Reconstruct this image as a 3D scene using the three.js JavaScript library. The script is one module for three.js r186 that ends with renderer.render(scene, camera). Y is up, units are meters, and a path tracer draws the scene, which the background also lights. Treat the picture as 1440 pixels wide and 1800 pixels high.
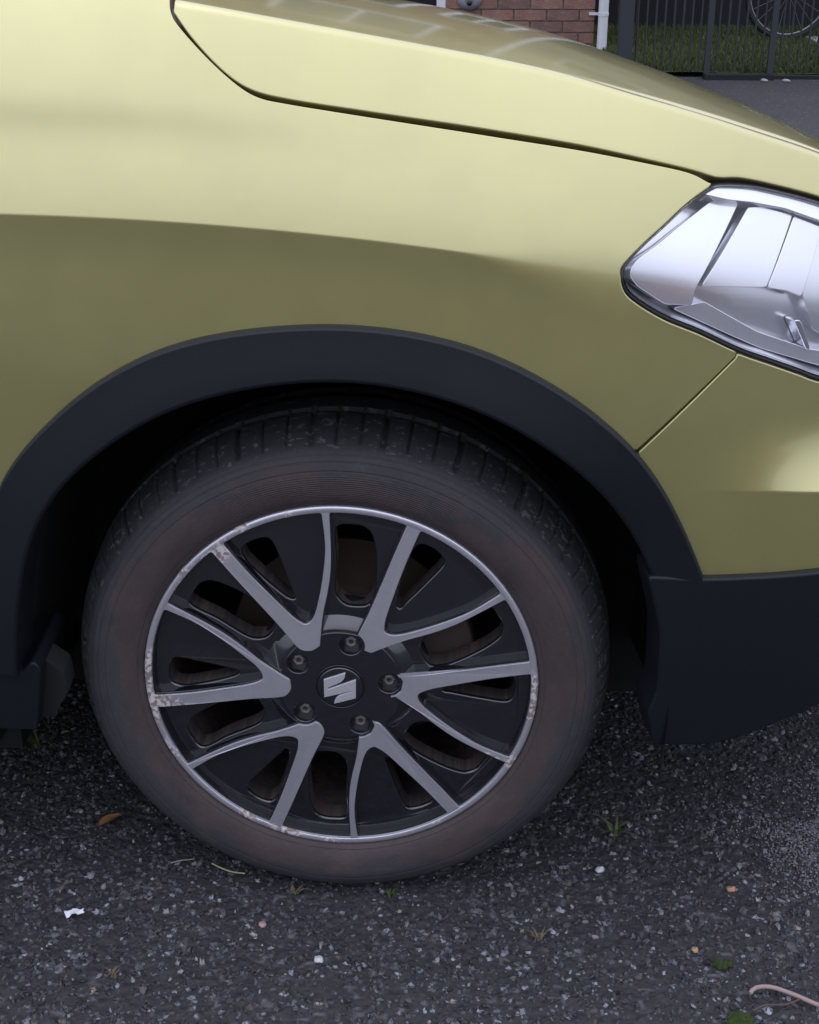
import * as THREE from 'three';
import { mergeGeometries, mergeVertices } from 'three/addons/utils/BufferGeometryUtils.js';

// ---------------------------------------------------------------- camera, sky, sun, exposure
const scene = new THREE.Scene();
const camera = new THREE.PerspectiveCamera(41.112, 819 / 1024, 0.05, 200);
camera.position.set(0.1341, 1.1484, 1.3324);
{
  const pitch = 0.43784, yaw = -0.041134;
  const d = new THREE.Vector3(Math.sin(yaw) * Math.cos(pitch), -Math.sin(pitch), -Math.cos(yaw) * Math.cos(pitch));
  camera.lookAt(camera.position.clone().add(d));
}
const renderer = new THREE.WebGLRenderer({ antialias: true });
renderer.setSize(819, 1024);
renderer.toneMapping = THREE.LinearToneMapping;
renderer.toneMappingExposure = 1.4;
renderer.shadowMap.enabled = true;

// seeded randomness and noise
function rng(seed) { let s = seed >>> 0; return () => { s = (s + 0x6D2B79F5) | 0; let t = Math.imul(s ^ (s >>> 15), 1 | s); t = (t + Math.imul(t ^ (t >>> 7), 61 | t)) ^ t; return ((t ^ (t >>> 14)) >>> 0) / 4294967296; }; }
const hash2 = (x, y, s) => { let h = Math.imul(x, 374761393) + Math.imul(y, 668265263) + Math.imul(s, 1274126177); h = Math.imul(h ^ (h >>> 13), 1274126177); return ((h ^ (h >>> 16)) >>> 0) / 4294967296; };
function vnoise(x, y, s = 0, px = 1e9, py = 1e9) {
  const xi = Math.floor(x), yi = Math.floor(y), fx = x - xi, fy = y - yi;
  const u = fx * fx * (3 - 2 * fx), v = fy * fy * (3 - 2 * fy);
  const m = (a, p) => ((a % p) + p) % p;
  const a = hash2(m(xi, px), m(yi, py), s), b = hash2(m(xi + 1, px), m(yi, py), s), c = hash2(m(xi, px), m(yi + 1, py), s), d = hash2(m(xi + 1, px), m(yi + 1, py), s);
  return a + (b - a) * u + (c - a) * v + (a - b - c + d) * u * v;
}
function fbm(x, y, s = 0, oct = 4, p = 1e9) { let t = 0, a = 0.5, f = 1; for (let i = 0; i < oct; i++) { t += a * vnoise(x * f, y * f, s + i * 17, p * f, p * f); a *= 0.5; f *= 2; } return t / (1 - Math.pow(0.5, oct)); }
const clamp = (x, a, b) => Math.min(b, Math.max(a, x));
const sst = (a, b, x) => { const t = clamp((x - a) / (b - a), 0, 1); return t * t * (3 - 2 * t); };
const lerp = (a, b, t) => a + (b - a) * t;

// overcast evening sky, computed
{
  const W = 256, Hh = 128, data = new Float32Array(W * Hh * 4);
  for (let j = 0; j < Hh; j++) for (let i = 0; i < W; i++) {
    const el = ((j + 0.5) / Hh - 0.5) * Math.PI, az = (i / W) * Math.PI * 2;
    const s = Math.max(0, Math.sin(el));
    const cl = fbm(Math.cos(az) * Math.cos(el) * 3 + 7, Math.sin(az) * Math.cos(el) * 3 + Math.sin(el) * 4 + 3, 5, 4);
    let L = (0.46 + 0.95 * s) * (0.86 + 0.28 * cl);
    let r = 0.90 * L, g = 0.95 * L, b = 1.15 * L;
    if (el < 0) { r = 0.10; g = 0.10; b = 0.11; }
    const k = (j * W + i) * 4; data[k] = r; data[k + 1] = g; data[k + 2] = b; data[k + 3] = 1;
  }
  const sky = new THREE.DataTexture(data, W, Hh, THREE.RGBAFormat, THREE.FloatType);
  sky.mapping = THREE.EquirectangularReflectionMapping; sky.magFilter = THREE.LinearFilter; sky.needsUpdate = true;
  scene.background = sky; scene.environment = sky;
  scene.backgroundIntensity = scene.environmentIntensity = 1.0;
}
const sun = new THREE.DirectionalLight(new THREE.Color(1.0, 0.95, 0.88), 0.5);
sun.position.set(-4, 12, -4); sun.castShadow = true; sun.shadow.radius = 40;
sun.shadow.mapSize.set(2048, 2048);
Object.assign(sun.shadow.camera, { left: -4, right: 4, top: 4, bottom: -4, near: 1, far: 40 });
scene.add(sun); scene.add(sun.target);

// ---------------------------------------------------------------- helpers
const names = new Map();
const numbered = (n) => { const k = names.get(n) ?? 0; names.set(n, k + 1); return k ? `${n}_${String(k).padStart(3, '0')}` : n; };
function shade(o) { o.castShadow = true; o.receiveShadow = true; return o; }
function mesh(name, geo, mat, parent) { const m = shade(new THREE.Mesh(geo, mat)); m.name = parent ? name : numbered(name); (parent ?? scene).add(m); return m; }
function group(name, parent, pos) { const g = new THREE.Group(); g.name = parent ? name : numbered(name); if (pos) g.position.set(...pos); (parent ?? scene).add(g); return g; }
function tag(o, label, category, grp, kind) { o.userData.label = label; if (category) o.userData.category = category; if (grp) o.userData.group = grp; if (kind) o.userData.kind = kind; return o; }
const lin = (r, g, b) => new THREE.Color().setRGB(r, g, b);
function std(c, roughness, metalness = 0, extra = {}) { return new THREE.MeshStandardMaterial({ color: lin(...c), roughness, metalness, side: THREE.DoubleSide, ...extra }); }
function phys(c, roughness, metalness = 0, extra = {}) { return new THREE.MeshPhysicalMaterial({ color: lin(...c), roughness, metalness, side: THREE.DoubleSide, ...extra }); }
function tex(w, h, f, srgb = true, rx = 1, ry = 1) {       // f(u, v, out) with values 0..1
  const d = new Uint8Array(w * h * 4), o = [0, 0, 0];
  for (let j = 0; j < h; j++) for (let i = 0; i < w; i++) { f((i + 0.5) / w, (j + 0.5) / h, o); const k = (j * w + i) * 4; for (let c = 0; c < 3; c++) d[k + c] = clamp(o[c], 0, 1) * 255; d[k + 3] = 255; }
  const t = new THREE.DataTexture(d, w, h, THREE.RGBAFormat, THREE.UnsignedByteType);
  t.wrapS = t.wrapT = THREE.RepeatWrapping; t.magFilter = THREE.LinearFilter; t.minFilter = THREE.LinearMipmapLinearFilter; t.generateMipmaps = true;
  if (srgb) t.colorSpace = THREE.SRGBColorSpace; t.repeat.set(rx, ry); t.needsUpdate = true; return t;
}
const g2s = (x) => x <= 0.0031308 ? 12.92 * x : 1.055 * Math.pow(x, 1 / 2.4) - 0.055;
function geoFrom(pos, nor, uv, idx) {
  const g = new THREE.BufferGeometry();
  g.setAttribute('position', new THREE.Float32BufferAttribute(pos, 3));
  if (uv) g.setAttribute('uv', new THREE.Float32BufferAttribute(uv, 2));
  g.setIndex(idx);
  if (nor) g.setAttribute('normal', new THREE.Float32BufferAttribute(nor, 3)); else g.computeVertexNormals();
  return g;
}
function grid(nu, nv, f, closedU = false) {               // f(i, j) -> [x, y, z, u, v]
  const pos = [], uv = [], idx = [];
  for (let i = 0; i <= nu; i++) for (let j = 0; j <= nv; j++) { const p = f(i, j); pos.push(p[0], p[1], p[2]); uv.push(p[3] ?? i / nu, p[4] ?? j / nv); }
  const n = nv + 1;
  for (let i = 0; i < nu; i++) for (let j = 0; j < nv; j++) { const a = i * n + j, b = a + n; idx.push(a, b, a + 1, b, b + 1, a + 1); }
  const g = geoFrom(pos, null, uv, idx);
  if (closedU) { const N = g.attributes.normal; for (let j = 0; j <= nv; j++) { const a = j, b = nu * n + j; const v = new THREE.Vector3(N.getX(a) + N.getX(b), N.getY(a) + N.getY(b), N.getZ(a) + N.getZ(b)).normalize(); N.setXYZ(a, v.x, v.y, v.z); N.setXYZ(b, v.x, v.y, v.z); } }
  return g;
}
function box(w, h, d, x = 0, y = 0, z = 0) { const g = new THREE.BoxGeometry(w, h, d); g.translate(x, y, z); return g; }
function bar(a, b, r0, r1 = r0, seg = 8) {
  const A = new THREE.Vector3(...a), B = new THREE.Vector3(...b), L = A.distanceTo(B);
  const g = new THREE.CylinderGeometry(r1, r0, L, seg); g.translate(0, L / 2, 0);
  g.applyQuaternion(new THREE.Quaternion().setFromUnitVectors(new THREE.Vector3(0, 1, 0), B.sub(A).normalize())); g.translate(...a); return g;
}
function interp(xs, ys) {                                  // smooth 1-D interpolation (Catmull-Rom slopes)
  const m = xs.map((_, i) => { const a = Math.max(0, i - 1), b = Math.min(xs.length - 1, i + 1); return (ys[b] - ys[a]) / (xs[b] - xs[a]); });
  return (x) => {
    if (x <= xs[0]) return ys[0] + m[0] * (x - xs[0]);
    let i = 0; while (i < xs.length - 2 && x > xs[i + 1]) i++;
    if (x >= xs[xs.length - 1]) return ys[ys.length - 1] + m[m.length - 1] * (x - xs[xs.length - 1]);
    const h = xs[i + 1] - xs[i], t = (x - xs[i]) / h, t2 = t * t, t3 = t2 * t;
    return (2 * t3 - 3 * t2 + 1) * ys[i] + (t3 - 2 * t2 + t) * h * m[i] + (-2 * t3 + 3 * t2) * ys[i + 1] + (t3 - t2) * h * m[i + 1];
  };
}
function resample(pts, step, closed = false) {             // even steps along a polyline
  const P = closed ? [...pts, pts[0]] : pts, out = []; let carry = 0;
  for (let i = 0; i < P.length - 1; i++) { const [x0, y0] = P[i], [x1, y1] = P[i + 1], L = Math.hypot(x1 - x0, y1 - y0); let t = carry; while (t < L) { out.push([lerp(x0, x1, t / L), lerp(y0, y1, t / L)]); t += step; } carry = t - L; }
  if (!closed) out.push(P[P.length - 1]); return out;
}
function splineOpen(pts, step) { const c = new THREE.SplineCurve(pts.map((p) => new THREE.Vector2(...p))); const n = Math.max(2, Math.round(c.getLength() / step)); return c.getSpacedPoints(n).map((p) => [p.x, p.y]); }
function smoothClosed(pts, passes) { let P = pts; for (let k = 0; k < passes; k++) P = P.map((p, i) => { const a = P[(i + P.length - 1) % P.length], b = P[(i + 1) % P.length]; return [(a[0] + 2 * p[0] + b[0]) / 4, (a[1] + 2 * p[1] + b[1]) / 4]; }); return P; }
function area(p) { let a = 0; for (let i = 0; i < p.length; i++) { const q = p[(i + 1) % p.length]; a += p[i][0] * q[1] - q[0] * p[i][1]; } return a / 2; }
const V2 = (p) => new THREE.Vector2(p[0], p[1]);

// ---------------------------------------------------------------- materials
const M = {};
{
  const dust = tex(512, 512, (u, v, o) => { const n = fbm(u * 24, v * 24, 3, 5, 24), m = fbm(u * 5, v * 5, 9, 4, 5); const k = 0.93 + 0.05 * n + 0.04 * m; o[0] = o[1] = o[2] = k; }, true);
  const rgh = tex(512, 512, (u, v, o) => { const n = fbm(u * 40, v * 40, 21, 4, 40), m = fbm(u * 6, v * 6, 29, 4, 6); o[0] = o[1] = o[2] = 0.8 + 0.22 * n * m + 0.08 * n; }, false);
  M.paint = phys([0.50, 0.458, 0.168], 0.34, 0.56, { ior: 2.33, clearcoat: 1, clearcoatRoughness: 0.08, map: dust, roughnessMap: rgh });
  const grainB = tex(256, 256, (u, v, o) => { o[0] = o[1] = o[2] = fbm(u * 128, v * 128, 31, 2, 128); }, false, 8, 8);
  M.plastic = phys([0.0078, 0.0094, 0.0142], 0.50, 0, { specularIntensity: 0.75, bumpMap: grainB, bumpScale: 0.00008 });
  M.liner = std([0.012, 0.012, 0.013], 0.95);
  M.black = std([0.006, 0.006, 0.007], 0.6);
  M.rubberSeal = std([0.010, 0.010, 0.012], 0.5);
  M.alloyBlack = phys([0.010, 0.011, 0.015], 0.17, 0.0, { ior: 1.7, clearcoat: 1, clearcoatRoughness: 0.06 });
  M.chrome = std([0.86, 0.86, 0.90], 0.10, 1);
  M.lampSilver = std([0.82, 0.83, 0.88], 0.2, 0.82);
  M.lampGrey = std([0.60, 0.60, 0.66], 0.38, 0.5);
  M.lens = phys([1, 1, 1], 0.02, 0, { transmission: 1, thickness: 0, ior: 1.5 });
  M.emblem = std([0.80, 0.79, 0.84], 0.34, 0.6);
  M.glass = phys([0.85, 0.9, 0.9], 0.02, 0, { transmission: 1, thickness: 0, ior: 1.5 });
  M.interior = std([0.01, 0.01, 0.011], 0.9);
  M.white = std([0.72, 0.73, 0.76], 0.45);
}

// ---------------------------------------------------------------- ground
{
  const asphalt = tex(1024, 1024, (u, v, o) => {
    const n = fbm(u * 180, v * 180, 41, 3, 180), m = fbm(u * 6, v * 6, 43, 4, 6);
    let k = 0.025 + 0.024 * n * n + 0.010 * (m - 0.4);
    const c = vnoise(u * 150, v * 150, 47, 150, 150); if (c > 0.78) k += 0.10 * (c - 0.78) * 4;
    o[0] = g2s(k * 1.0); o[1] = g2s(k * 0.98); o[2] = g2s(k * 1.08);
  }, true);
  const ab = tex(1024, 1024, (u, v, o) => { o[0] = o[1] = o[2] = fbm(u * 170, v * 170, 53, 3, 170); }, false);
  const mat = new THREE.MeshStandardMaterial({ map: asphalt, bumpMap: ab, bumpScale: 0.006, roughness: 0.82 });
  // near sheet with a gently uneven surface, far sheet to the horizon round it
  const N = 260, R = 2.6;
  const gnd = grid(N, N, (i, j) => { const x = -R + 2 * R * i / N, z = R - 2 * R * j / N; return [x, groundY(x, z), z, x / 1.3, z / 1.3]; });
  const far = [];
  for (const [x0, x1, z0, z1] of [[-60, 60, -60, -R], [-60, 60, R, 60], [-60, -R, -R, R], [R, 60, -R, R]]) { const g = new THREE.PlaneGeometry(x1 - x0, z1 - z0); g.rotateX(-Math.PI / 2); g.translate((x0 + x1) / 2, 0, (z0 + z1) / 2); const p = g.attributes.position, uv = g.attributes.uv; for (let i = 0; i < p.count; i++) uv.setXY(i, p.getX(i) / 1.3, p.getZ(i) / 1.3); far.push(g); }
  const g = mergeGeometries([gnd, ...far]);
  tag(mesh('asphalt_ground', g, mat), 'worn dark asphalt with exposed pale stone chips', 'ground', null, 'structure');
}
function groundY(x, z) { const e = sst(2.5, 1.8, Math.max(Math.abs(x), Math.abs(z))); return e * (0.004 * (fbm(x * 3 + 9, z * 3 + 4, 61, 3) - 0.55) - 0.0015 + 0.0022 * (fbm(x * 60, z * 60, 67, 2) - 0.5)); }
{
  const r = rng(11);
  const shapes = [];
  for (let k = 0; k < 6; k++) {
    const g = new THREE.IcosahedronGeometry(1, 0); const m = mergeVertices(g, 1e-4); const p = m.attributes.position;
    for (let i = 0; i < p.count; i++) { const s = 0.7 + 0.55 * r(); p.setXYZ(i, p.getX(i) * s * (0.9 + 0.5 * r()), p.getY(i) * s * 0.75, p.getZ(i) * s); }
    const f = m.toNonIndexed(); f.computeVertexNormals(); shapes.push(f);
  }
  const mat = new THREE.MeshStandardMaterial({ color: 0xffffff, roughness: 0.62 });
  const total = 140000, per = Math.floor(total / 6);
  const holder = group('asphalt_stone_chips'); tag(holder, 'pale stone chips set in the dark asphalt', 'stone chips', null, 'stuff');
  const m4 = new THREE.Matrix4(), q = new THREE.Quaternion(), e = new THREE.Euler(), c = new THREE.Color();
  for (let k = 0; k < 6; k++) {
    const im = shade(new THREE.InstancedMesh(shapes[k], mat, per)); im.name = 'stone_chip'; im.userData.kind = 'stuff'; holder.add(im);
    for (let i = 0; i < per; i++) {
      const x = -1.5 + 3.1 * r(), z = -1.15 + 2.2 * r();
      const worn = fbm(x * 4 + 3, z * 4 + 8, 71, 3);
      let s = 0.0018 + 0.0039 * Math.pow(r(), 1.9); if (r() < 0.01) s *= 1.4;
      if (worn < 0.42) s *= 0.75;
      const sink = -0.55 + 0.5 * r();
      e.set(r() * 6.3, r() * 6.3, r() * 6.3); q.setFromEuler(e);
      m4.compose(new THREE.Vector3(x, groundY(x, z) + s * sink, z), q, new THREE.Vector3(s * (0.8 + 0.5 * r()), s * 0.8, s * (0.8 + 0.5 * r()))); im.setMatrixAt(i, m4);
      const t = r(), v = r() < 0.11 ? 0.15 + 0.19 * r() : 0.038 + 0.125 * r() * r();
      if (t < 0.06) c.setRGB(v * 1.15, v * 0.9, v * 0.75); else if (t < 0.2) c.setRGB(v * 1.04, v * 0.97, v * 0.98); else c.setRGB(v * 0.97, v * 0.97, v * 1.12);
      im.setColorAt(i, c);
    }
    im.instanceMatrix.needsUpdate = true;
  }
}

// ---------------------------------------------------------------- house, pipe, metal fence, lawn, boards, bicycle
{
  const ZW = -8.7;
  const house = group('brick_house', null, [0, 0, ZW]); tag(house, 'red brick house wall with white framed door behind the car', 'house');
  const r = rng(23);
  const mort = std([0.36, 0.33, 0.30], 0.95);
  const openings = [[-1.02, -0.03, 0, 2.12, 'door'], [-3.3, -1.75, 0.95, 2.15, 'window'], [0.22, 0.80, 1.15, 2.05, 'window'], [-2.9, -1.7, 3.0, 4.1, 'window'], [-0.75, 0.45, 3.0, 4.1, 'window']];
  const x0 = -6, x1 = 1.0, yTop = 6.0;
  const wallShape = new THREE.Shape([V2([x0, -0.1]), V2([x1 - 0.012, -0.1]), V2([x1 - 0.012, yTop]), V2([x0, yTop])]);
  for (const [a, b, c, d] of openings) wallShape.holes.push(new THREE.Path([V2([a, Math.max(c, -0.05)]), V2([a, d]), V2([b, d]), V2([b, Math.max(c, -0.05)])]));
  const wg = new THREE.ExtrudeGeometry(wallShape, { depth: 0.25, bevelEnabled: false }); wg.translate(0, 0, -0.262);
  const wall = mesh('wall', wg, mort, house);
  const brickTex = tex(128, 128, (u, v, o) => { const n = fbm(u * 16, v * 16, 81, 4, 16), m = fbm(u * 4, v * 4, 85, 3, 4); const k = 0.75 + 0.3 * n + 0.2 * (m - 0.5); o[0] = k; o[1] = k * 0.98; o[2] = k * 0.96; }, true);
  const tones = [[0.31, 0.178, 0.145], [0.34, 0.20, 0.16], [0.28, 0.165, 0.14], [0.36, 0.21, 0.165], [0.25, 0.155, 0.138]].map((c) => std(c, 0.9, 0, { map: brickTex }));
  const bg = []; for (const w of [0.215, 0.1025]) { const g = new THREE.BoxGeometry(w, 0.065, 0.02, 2, 1, 1); const p = g.attributes.position; for (let i = 0; i < p.count; i++) { p.setX(i, p.getX(i) + 0.003 * (r() - 0.5)); p.setY(i, p.getY(i) + 0.002 * (r() - 0.5)); } bg.push(g); }
  const fields = tones.map(() => []); let single = 0;
  for (let row = 0; row * 0.075 < yTop - 0.07; row++) {
    const y = 0.0325 + row * 0.075; let x = x1 - ((row % 2) ? 0.1125 : 0);
    if (row % 2) place(x1 - 0.0512, y, 1);
    for (; x - 0.215 > x0; x -= 0.225) place(x - 0.1075, y, 0);
  }
  function place(cx, y, kind) {
    const w = kind ? 0.1025 : 0.215; let a = cx - w / 2, b = cx + w / 2;
    for (const [oa, ob, oc, od] of openings) if (y > oc - 0.03 && y < od + 0.03) { if (a >= oa - 0.01 && b <= ob + 0.01) return; if (a < oa && b > oa) b = oa; else if (a < ob && b > ob) a = ob; }
    if (b - a < 0.03) return;
    const t = Math.floor(r() * 5), dz = 0.004 * r();
    const near = a > -0.1 && y < 1.35 && single < 298;
    const sx = (b - a) / w, mx = (a + b) / 2;
    if (near) { const m = mesh('brick', bg[kind], tones[t], wall); m.position.set(mx, y, dz - 0.004); m.scale.x = sx; single++; }
    else { const g = bg[kind].clone(); g.scale(sx, 1, 1); g.translate(mx, y, dz - 0.004); fields[t].push(g); }
  }
  fields.forEach((f, i) => { const m = mesh('brick_field', mergeGeometries(f), tones[i], wall); m.userData.kind = 'stuff'; });
  const dark = phys([0.012, 0.013, 0.018], 0.3);
  const pane = phys([0.03, 0.035, 0.04], 0.03, 0, { clearcoat: 1 });
  for (const [a, b, c, d, kind] of openings) {
    const w = b - a, h = d - c, f = 0.06, g0 = group(kind, house, [a, c, -0.03]);
    if (kind === 'door') {
      const fr = mergeGeometries([box(f, h, 0.08, f / 2, h / 2, 0), box(f, h, 0.08, w - f / 2, h / 2, 0), box(w - 2 * f, f, 0.08, w / 2, h - f / 2, 0)]);
      mesh('door_frame', fr, M.white, g0);
      const panels = [box(w - 2 * f - 0.01, h - f - 0.01, 0.045, w / 2, (h - f) / 2, -0.03)];
      for (const [px, py, pw, ph] of [[0.3, 0.5, 0.26, 0.6], [0.69, 0.5, 0.26, 0.6], [0.3, 1.4, 0.26, 0.9], [0.69, 1.4, 0.26, 0.9]]) panels.push(box(pw, ph, 0.015, px * w / 0.99, py, 0));
      mesh('door_panel', mergeGeometries(panels), dark, g0);
    } else {
      mesh('window_frame', mergeGeometries([box(f, h, 0.07, f / 2, h / 2, 0), box(f, h, 0.07, w - f / 2, h / 2, 0), box(w - 2 * f, f, 0.07, w / 2, h - f / 2, 0), box(w - 2 * f, f, 0.07, w / 2, f / 2, 0), box(0.05, h - 2 * f, 0.06, w / 2, h / 2, 0)]), M.white, g0);
      mesh('window_pane', box(w - 2 * f, h - 2 * f, 0.01, w / 2, h / 2, -0.01), pane, g0);
      mesh('window_sill', box(w + 0.1, 0.05, 0.14, w / 2, -0.026, 0.05), M.white, g0);
    }
  }
  // grey round vent outlet on the wall
  const vent = group('vent_outlet', house, [0.135, 0.375, 0.012]);
  const vg = new THREE.LatheGeometry([[0.0, 0.075], [0.022, 0.073], [0.03, 0.055], [0.05, 0.052], [0.07, 0.04], [0.085, 0.015], [0.088, 0.0]].map(V2), 28); vg.rotateX(Math.PI / 2);
  mesh('vent_body', vg, std([0.32, 0.33, 0.37], 0.5), vent);
  mesh('vent_mouth', (() => { const g = new THREE.CylinderGeometry(0.014, 0.018, 0.03, 16); g.rotateX(Math.PI / 2 - 0.5); g.translate(0, -0.03, 0.062); return g; })(), M.black, vent);
  const roof = mesh('roof', box(x1 - x0 + 0.5, 0.12, 1.6, (x0 + x1) / 2, yTop + 0.06, -0.7), std([0.08, 0.07, 0.07], 0.9), house);
  mesh('side_wall', box(0.24, yTop, 6, x1 - 0.14, yTop / 2, -3.3), std([0.26, 0.12, 0.09], 0.9), house);

  const pipe = group('drainpipe', null, [1.055, 0, ZW + 0.05]); tag(pipe, 'white plastic drainpipe at the corner of the brick wall', 'pipe');
  mesh('pipe', bar([0, 0.0, 0], [0, 4.9, 0], 0.034, 0.034, 20), M.white, pipe);
  for (const y of [0.27, 1.9, 3.5]) mesh('bracket', mergeGeometries([(() => { const g = new THREE.CylinderGeometry(0.037, 0.037, 0.022, 20); g.translate(0, y, 0); return g; })(), box(0.11, 0.018, 0.012, -0.04, y, -0.03)]), M.white, pipe);
}
{
  const ZF = -7.5;
  const fence = group('metal_fence', null, [0, 0, ZF]); tag(fence, 'black vertical bar metal fence in front of the lawn', 'fence');
  const fm = std([0.030, 0.036, 0.042], 0.6);
  const bg = new THREE.CylinderGeometry(0.0062, 0.0062, 1.5, 8); bg.translate(0, 0.79, 0);
  const pg = box(0.036, 1.66, 0.036, 0, 0.83, 0);
  const posts = [1.60, 1.985, 2.37, 2.755, 3.14, 3.525];
  for (const x of posts) { const p = mesh('post', pg, fm, fence); p.position.x = x; }
  const gp = mesh('post', box(0.085, 1.75, 0.085, 0, 0.875, 0), fm, fence); gp.position.x = 1.09;
  for (let x = 1.60 - 0.055; x > 1.15; x -= 0.055) { const b = mesh('bar', bg, fm, fence); b.position.x = x; }
  for (let k = 0; k < 5; k++) for (let j = 1; j < 7; j++) { const b = mesh('bar', bg, fm, fence); b.position.x = posts[k] + 0.055 * j; }
  mesh('rail', box(2.4, 0.035, 0.02, 2.33, 1.5, 0), fm, fence);
  mesh('base_rail', box(0.42, 0.03, 0.10, 1.79, 0.015, 0.03), M.rubberSeal, fence);
  mesh('base_rail', box(1.6, 0.02, 0.06, 2.8, 0.01, 0.0), M.rubberSeal, fence);

  const lawnMat = std([0.042, 0.062, 0.014], 0.95);
  const lawn = grid(60, 50, (i, j) => { const x = 1.02 + 4.5 * i / 60, z = -7.56 - 2.75 * j / 50; return [x, 0.012 + 0.025 * fbm(x * 2, z * 2, 91, 3), z]; });
  tag(mesh('lawn', lawn, lawnMat), 'green lawn behind the black metal fence', 'lawn', null, 'structure');
  const blade = new THREE.BufferGeometry(); blade.setAttribute('position', new THREE.Float32BufferAttribute([-0.004, 0, 0, 0.004, 0, 0, 0.003, 0.02, 0.004, -0.003, 0.02, 0.004, 0, 0.042, 0.012], 3)); blade.setIndex([0, 1, 2, 0, 2, 3, 3, 2, 4]); blade.computeVertexNormals();
  const n = 42000, im = shade(new THREE.InstancedMesh(blade, new THREE.MeshPhysicalMaterial({ color: 0xffffff, roughness: 0.8, side: THREE.DoubleSide, transmission: 0.2, thickness: 0 }), n)), r = rng(31), m4 = new THREE.Matrix4(), q = new THREE.Quaternion(), c = new THREE.Color();
  for (let i = 0; i < n; i++) { const x = 1.05 + 2.6 * r(), z = -7.58 - 2.6 * r(); q.setFromEuler(new THREE.Euler((r() - 0.5) * 1.1, r() * 6.3, (r() - 0.5) * 1.1)); const s = 0.6 + 0.9 * r(); m4.compose(new THREE.Vector3(x, 0.02, z), q, new THREE.Vector3(s, s, s)); im.setMatrixAt(i, m4); const t = r() * (0.6 + 0.8 * fbm(x * 3, z * 3, 95, 3)); c.setRGB(0.042 + 0.05 * t, 0.066 + 0.05 * t, 0.012 + 0.010 * t); im.setColorAt(i, c); }
  im.name = numbered('lawn_grass'); scene.add(im); tag(im, 'short grass blades of the lawn behind the metal fence', 'grass', null, 'stuff');

  const boards = group('board_fence', null, [0, 0, -10.3]); tag(boards, 'dark stained timber board fence at the back of the lawn', 'fence');
  const bm = [0.008, 0.010, 0.012].map((k) => std([k, k, k * 1.5], 0.8));
  const rb = rng(37); for (let k = 0; k < 30; k++) { const m = mesh('board', box(0.143, 2.1, 0.02, 0, 1.06, 0), bm[k % 3], boards); m.position.set(1.1 + 0.15 * k, 0, 0.006 * rb()); }
  mesh('rail', box(4.6, 0.09, 0.04, 3.3, 0.4, -0.04), bm[0], boards);

  // bicycle standing behind the metal fence
  const bike = group('bicycle', null, [2.46, 0.03, -9.35]); tag(bike, 'white bicycle standing on the lawn behind the metal fence', 'bicycle'); bike.rotation.y = 0.12;
  const wm = std([0.22, 0.22, 0.24], 0.4, 0.5), tm = std([0.014, 0.014, 0.016], 0.8), fr = std([0.62, 0.62, 0.65], 0.35);
  for (const x of [0, 1.04]) {
    const w = group('wheel', bike, [x, 0.335, 0]);
    mesh('tyre', new THREE.TorusGeometry(0.317, 0.018, 10, 56), tm, w);
    mesh('rim', new THREE.TorusGeometry(0.293, 0.007, 8, 56), wm, w);
    const sp = []; for (let k = 0; k < 20; k++) { const a = k * Math.PI / 10; sp.push(bar([0.02 * Math.cos(a), 0.02 * Math.sin(a), (k % 2 - 0.5) * 0.04], [0.29 * Math.cos(a + 0.1), 0.29 * Math.sin(a + 0.1), 0], 0.0015, 0.0015, 4)); }
    mesh('spokes', mergeGeometries(sp), wm, w); mesh('hub', bar([0, 0, -0.05], [0, 0, 0.05], 0.022), wm, w);
  }
  const F = { rear: [0, 0.335, 0], bb: [0.42, 0.29, 0], seat: [0.27, 0.82, 0], head: [0.84, 0.86, 0], headL: [0.88, 0.72, 0], front: [1.04, 0.335, 0] };
  mesh('frame', mergeGeometries([bar(F.bb, F.seat, 0.017), bar(F.bb, F.headL, 0.02), bar([0.3, 0.74, 0], F.head, 0.018), bar(F.rear, F.bb, 0.011), bar(F.rear, [0.29, 0.76, 0], 0.011), bar(F.headL, F.head, 0.02)]), fr, bike);
  mesh('fork', bar(F.headL, F.front, 0.016, 0.01), fr, bike);
  mesh('saddle', (() => { const g = new THREE.SphereGeometry(1, 14, 8); g.scale(0.13, 0.03, 0.07); g.translate(0.25, 0.9, 0); return g; })(), tm, bike);
  mesh('seat_post', bar(F.seat, [0.255, 0.89, 0], 0.013), wm, bike);
  mesh('handlebar', mergeGeometries([bar(F.head, [0.82, 0.98, 0], 0.014), bar([0.82, 0.98, -0.3], [0.82, 0.98, 0.3], 0.012)]), tm, bike);
  mesh('chainring', (() => { const g = new THREE.TorusGeometry(0.085, 0.006, 6, 30); g.translate(0.42, 0.29, 0.05); return g; })(), wm, bike);

  const slab = mesh('paving_slab', box(1.2, 0.05, 0.7, 3.22, 0.03, -9.05), std([0.42, 0.42, 0.46], 0.9)); slab.rotation.y = 0.0; tag(slab, 'pale concrete paving slab on the lawn beside the bicycle', 'slab');
  const sr = rng(5);
  for (const [x, z, lb] of [[1.93, -7.36, 'pale pebble lying against a thick post of the metal fence'], [2.06, -7.35, 'pale pebble lying between two thin bars of the metal fence']]) {
    const g = new THREE.IcosahedronGeometry(0.018, 2); const p = g.attributes.position; for (let i = 0; i < p.count; i++) { const k = 0.85 + 0.3 * vnoise(p.getX(i) * 40 + x, p.getY(i) * 40 + p.getZ(i) * 40, 3); p.setXYZ(i, p.getX(i) * k * 1.5, p.getY(i) * k * 0.6, p.getZ(i) * k); } g.computeVertexNormals();
    const m = mesh('pebble', g, std([0.30, 0.29, 0.29], 0.9)); m.position.set(x, 0.008, z); m.rotation.y = sr() * 3; tag(m, lb, 'pebble', 'pale pebbles at the fence');
  }
}
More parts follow.
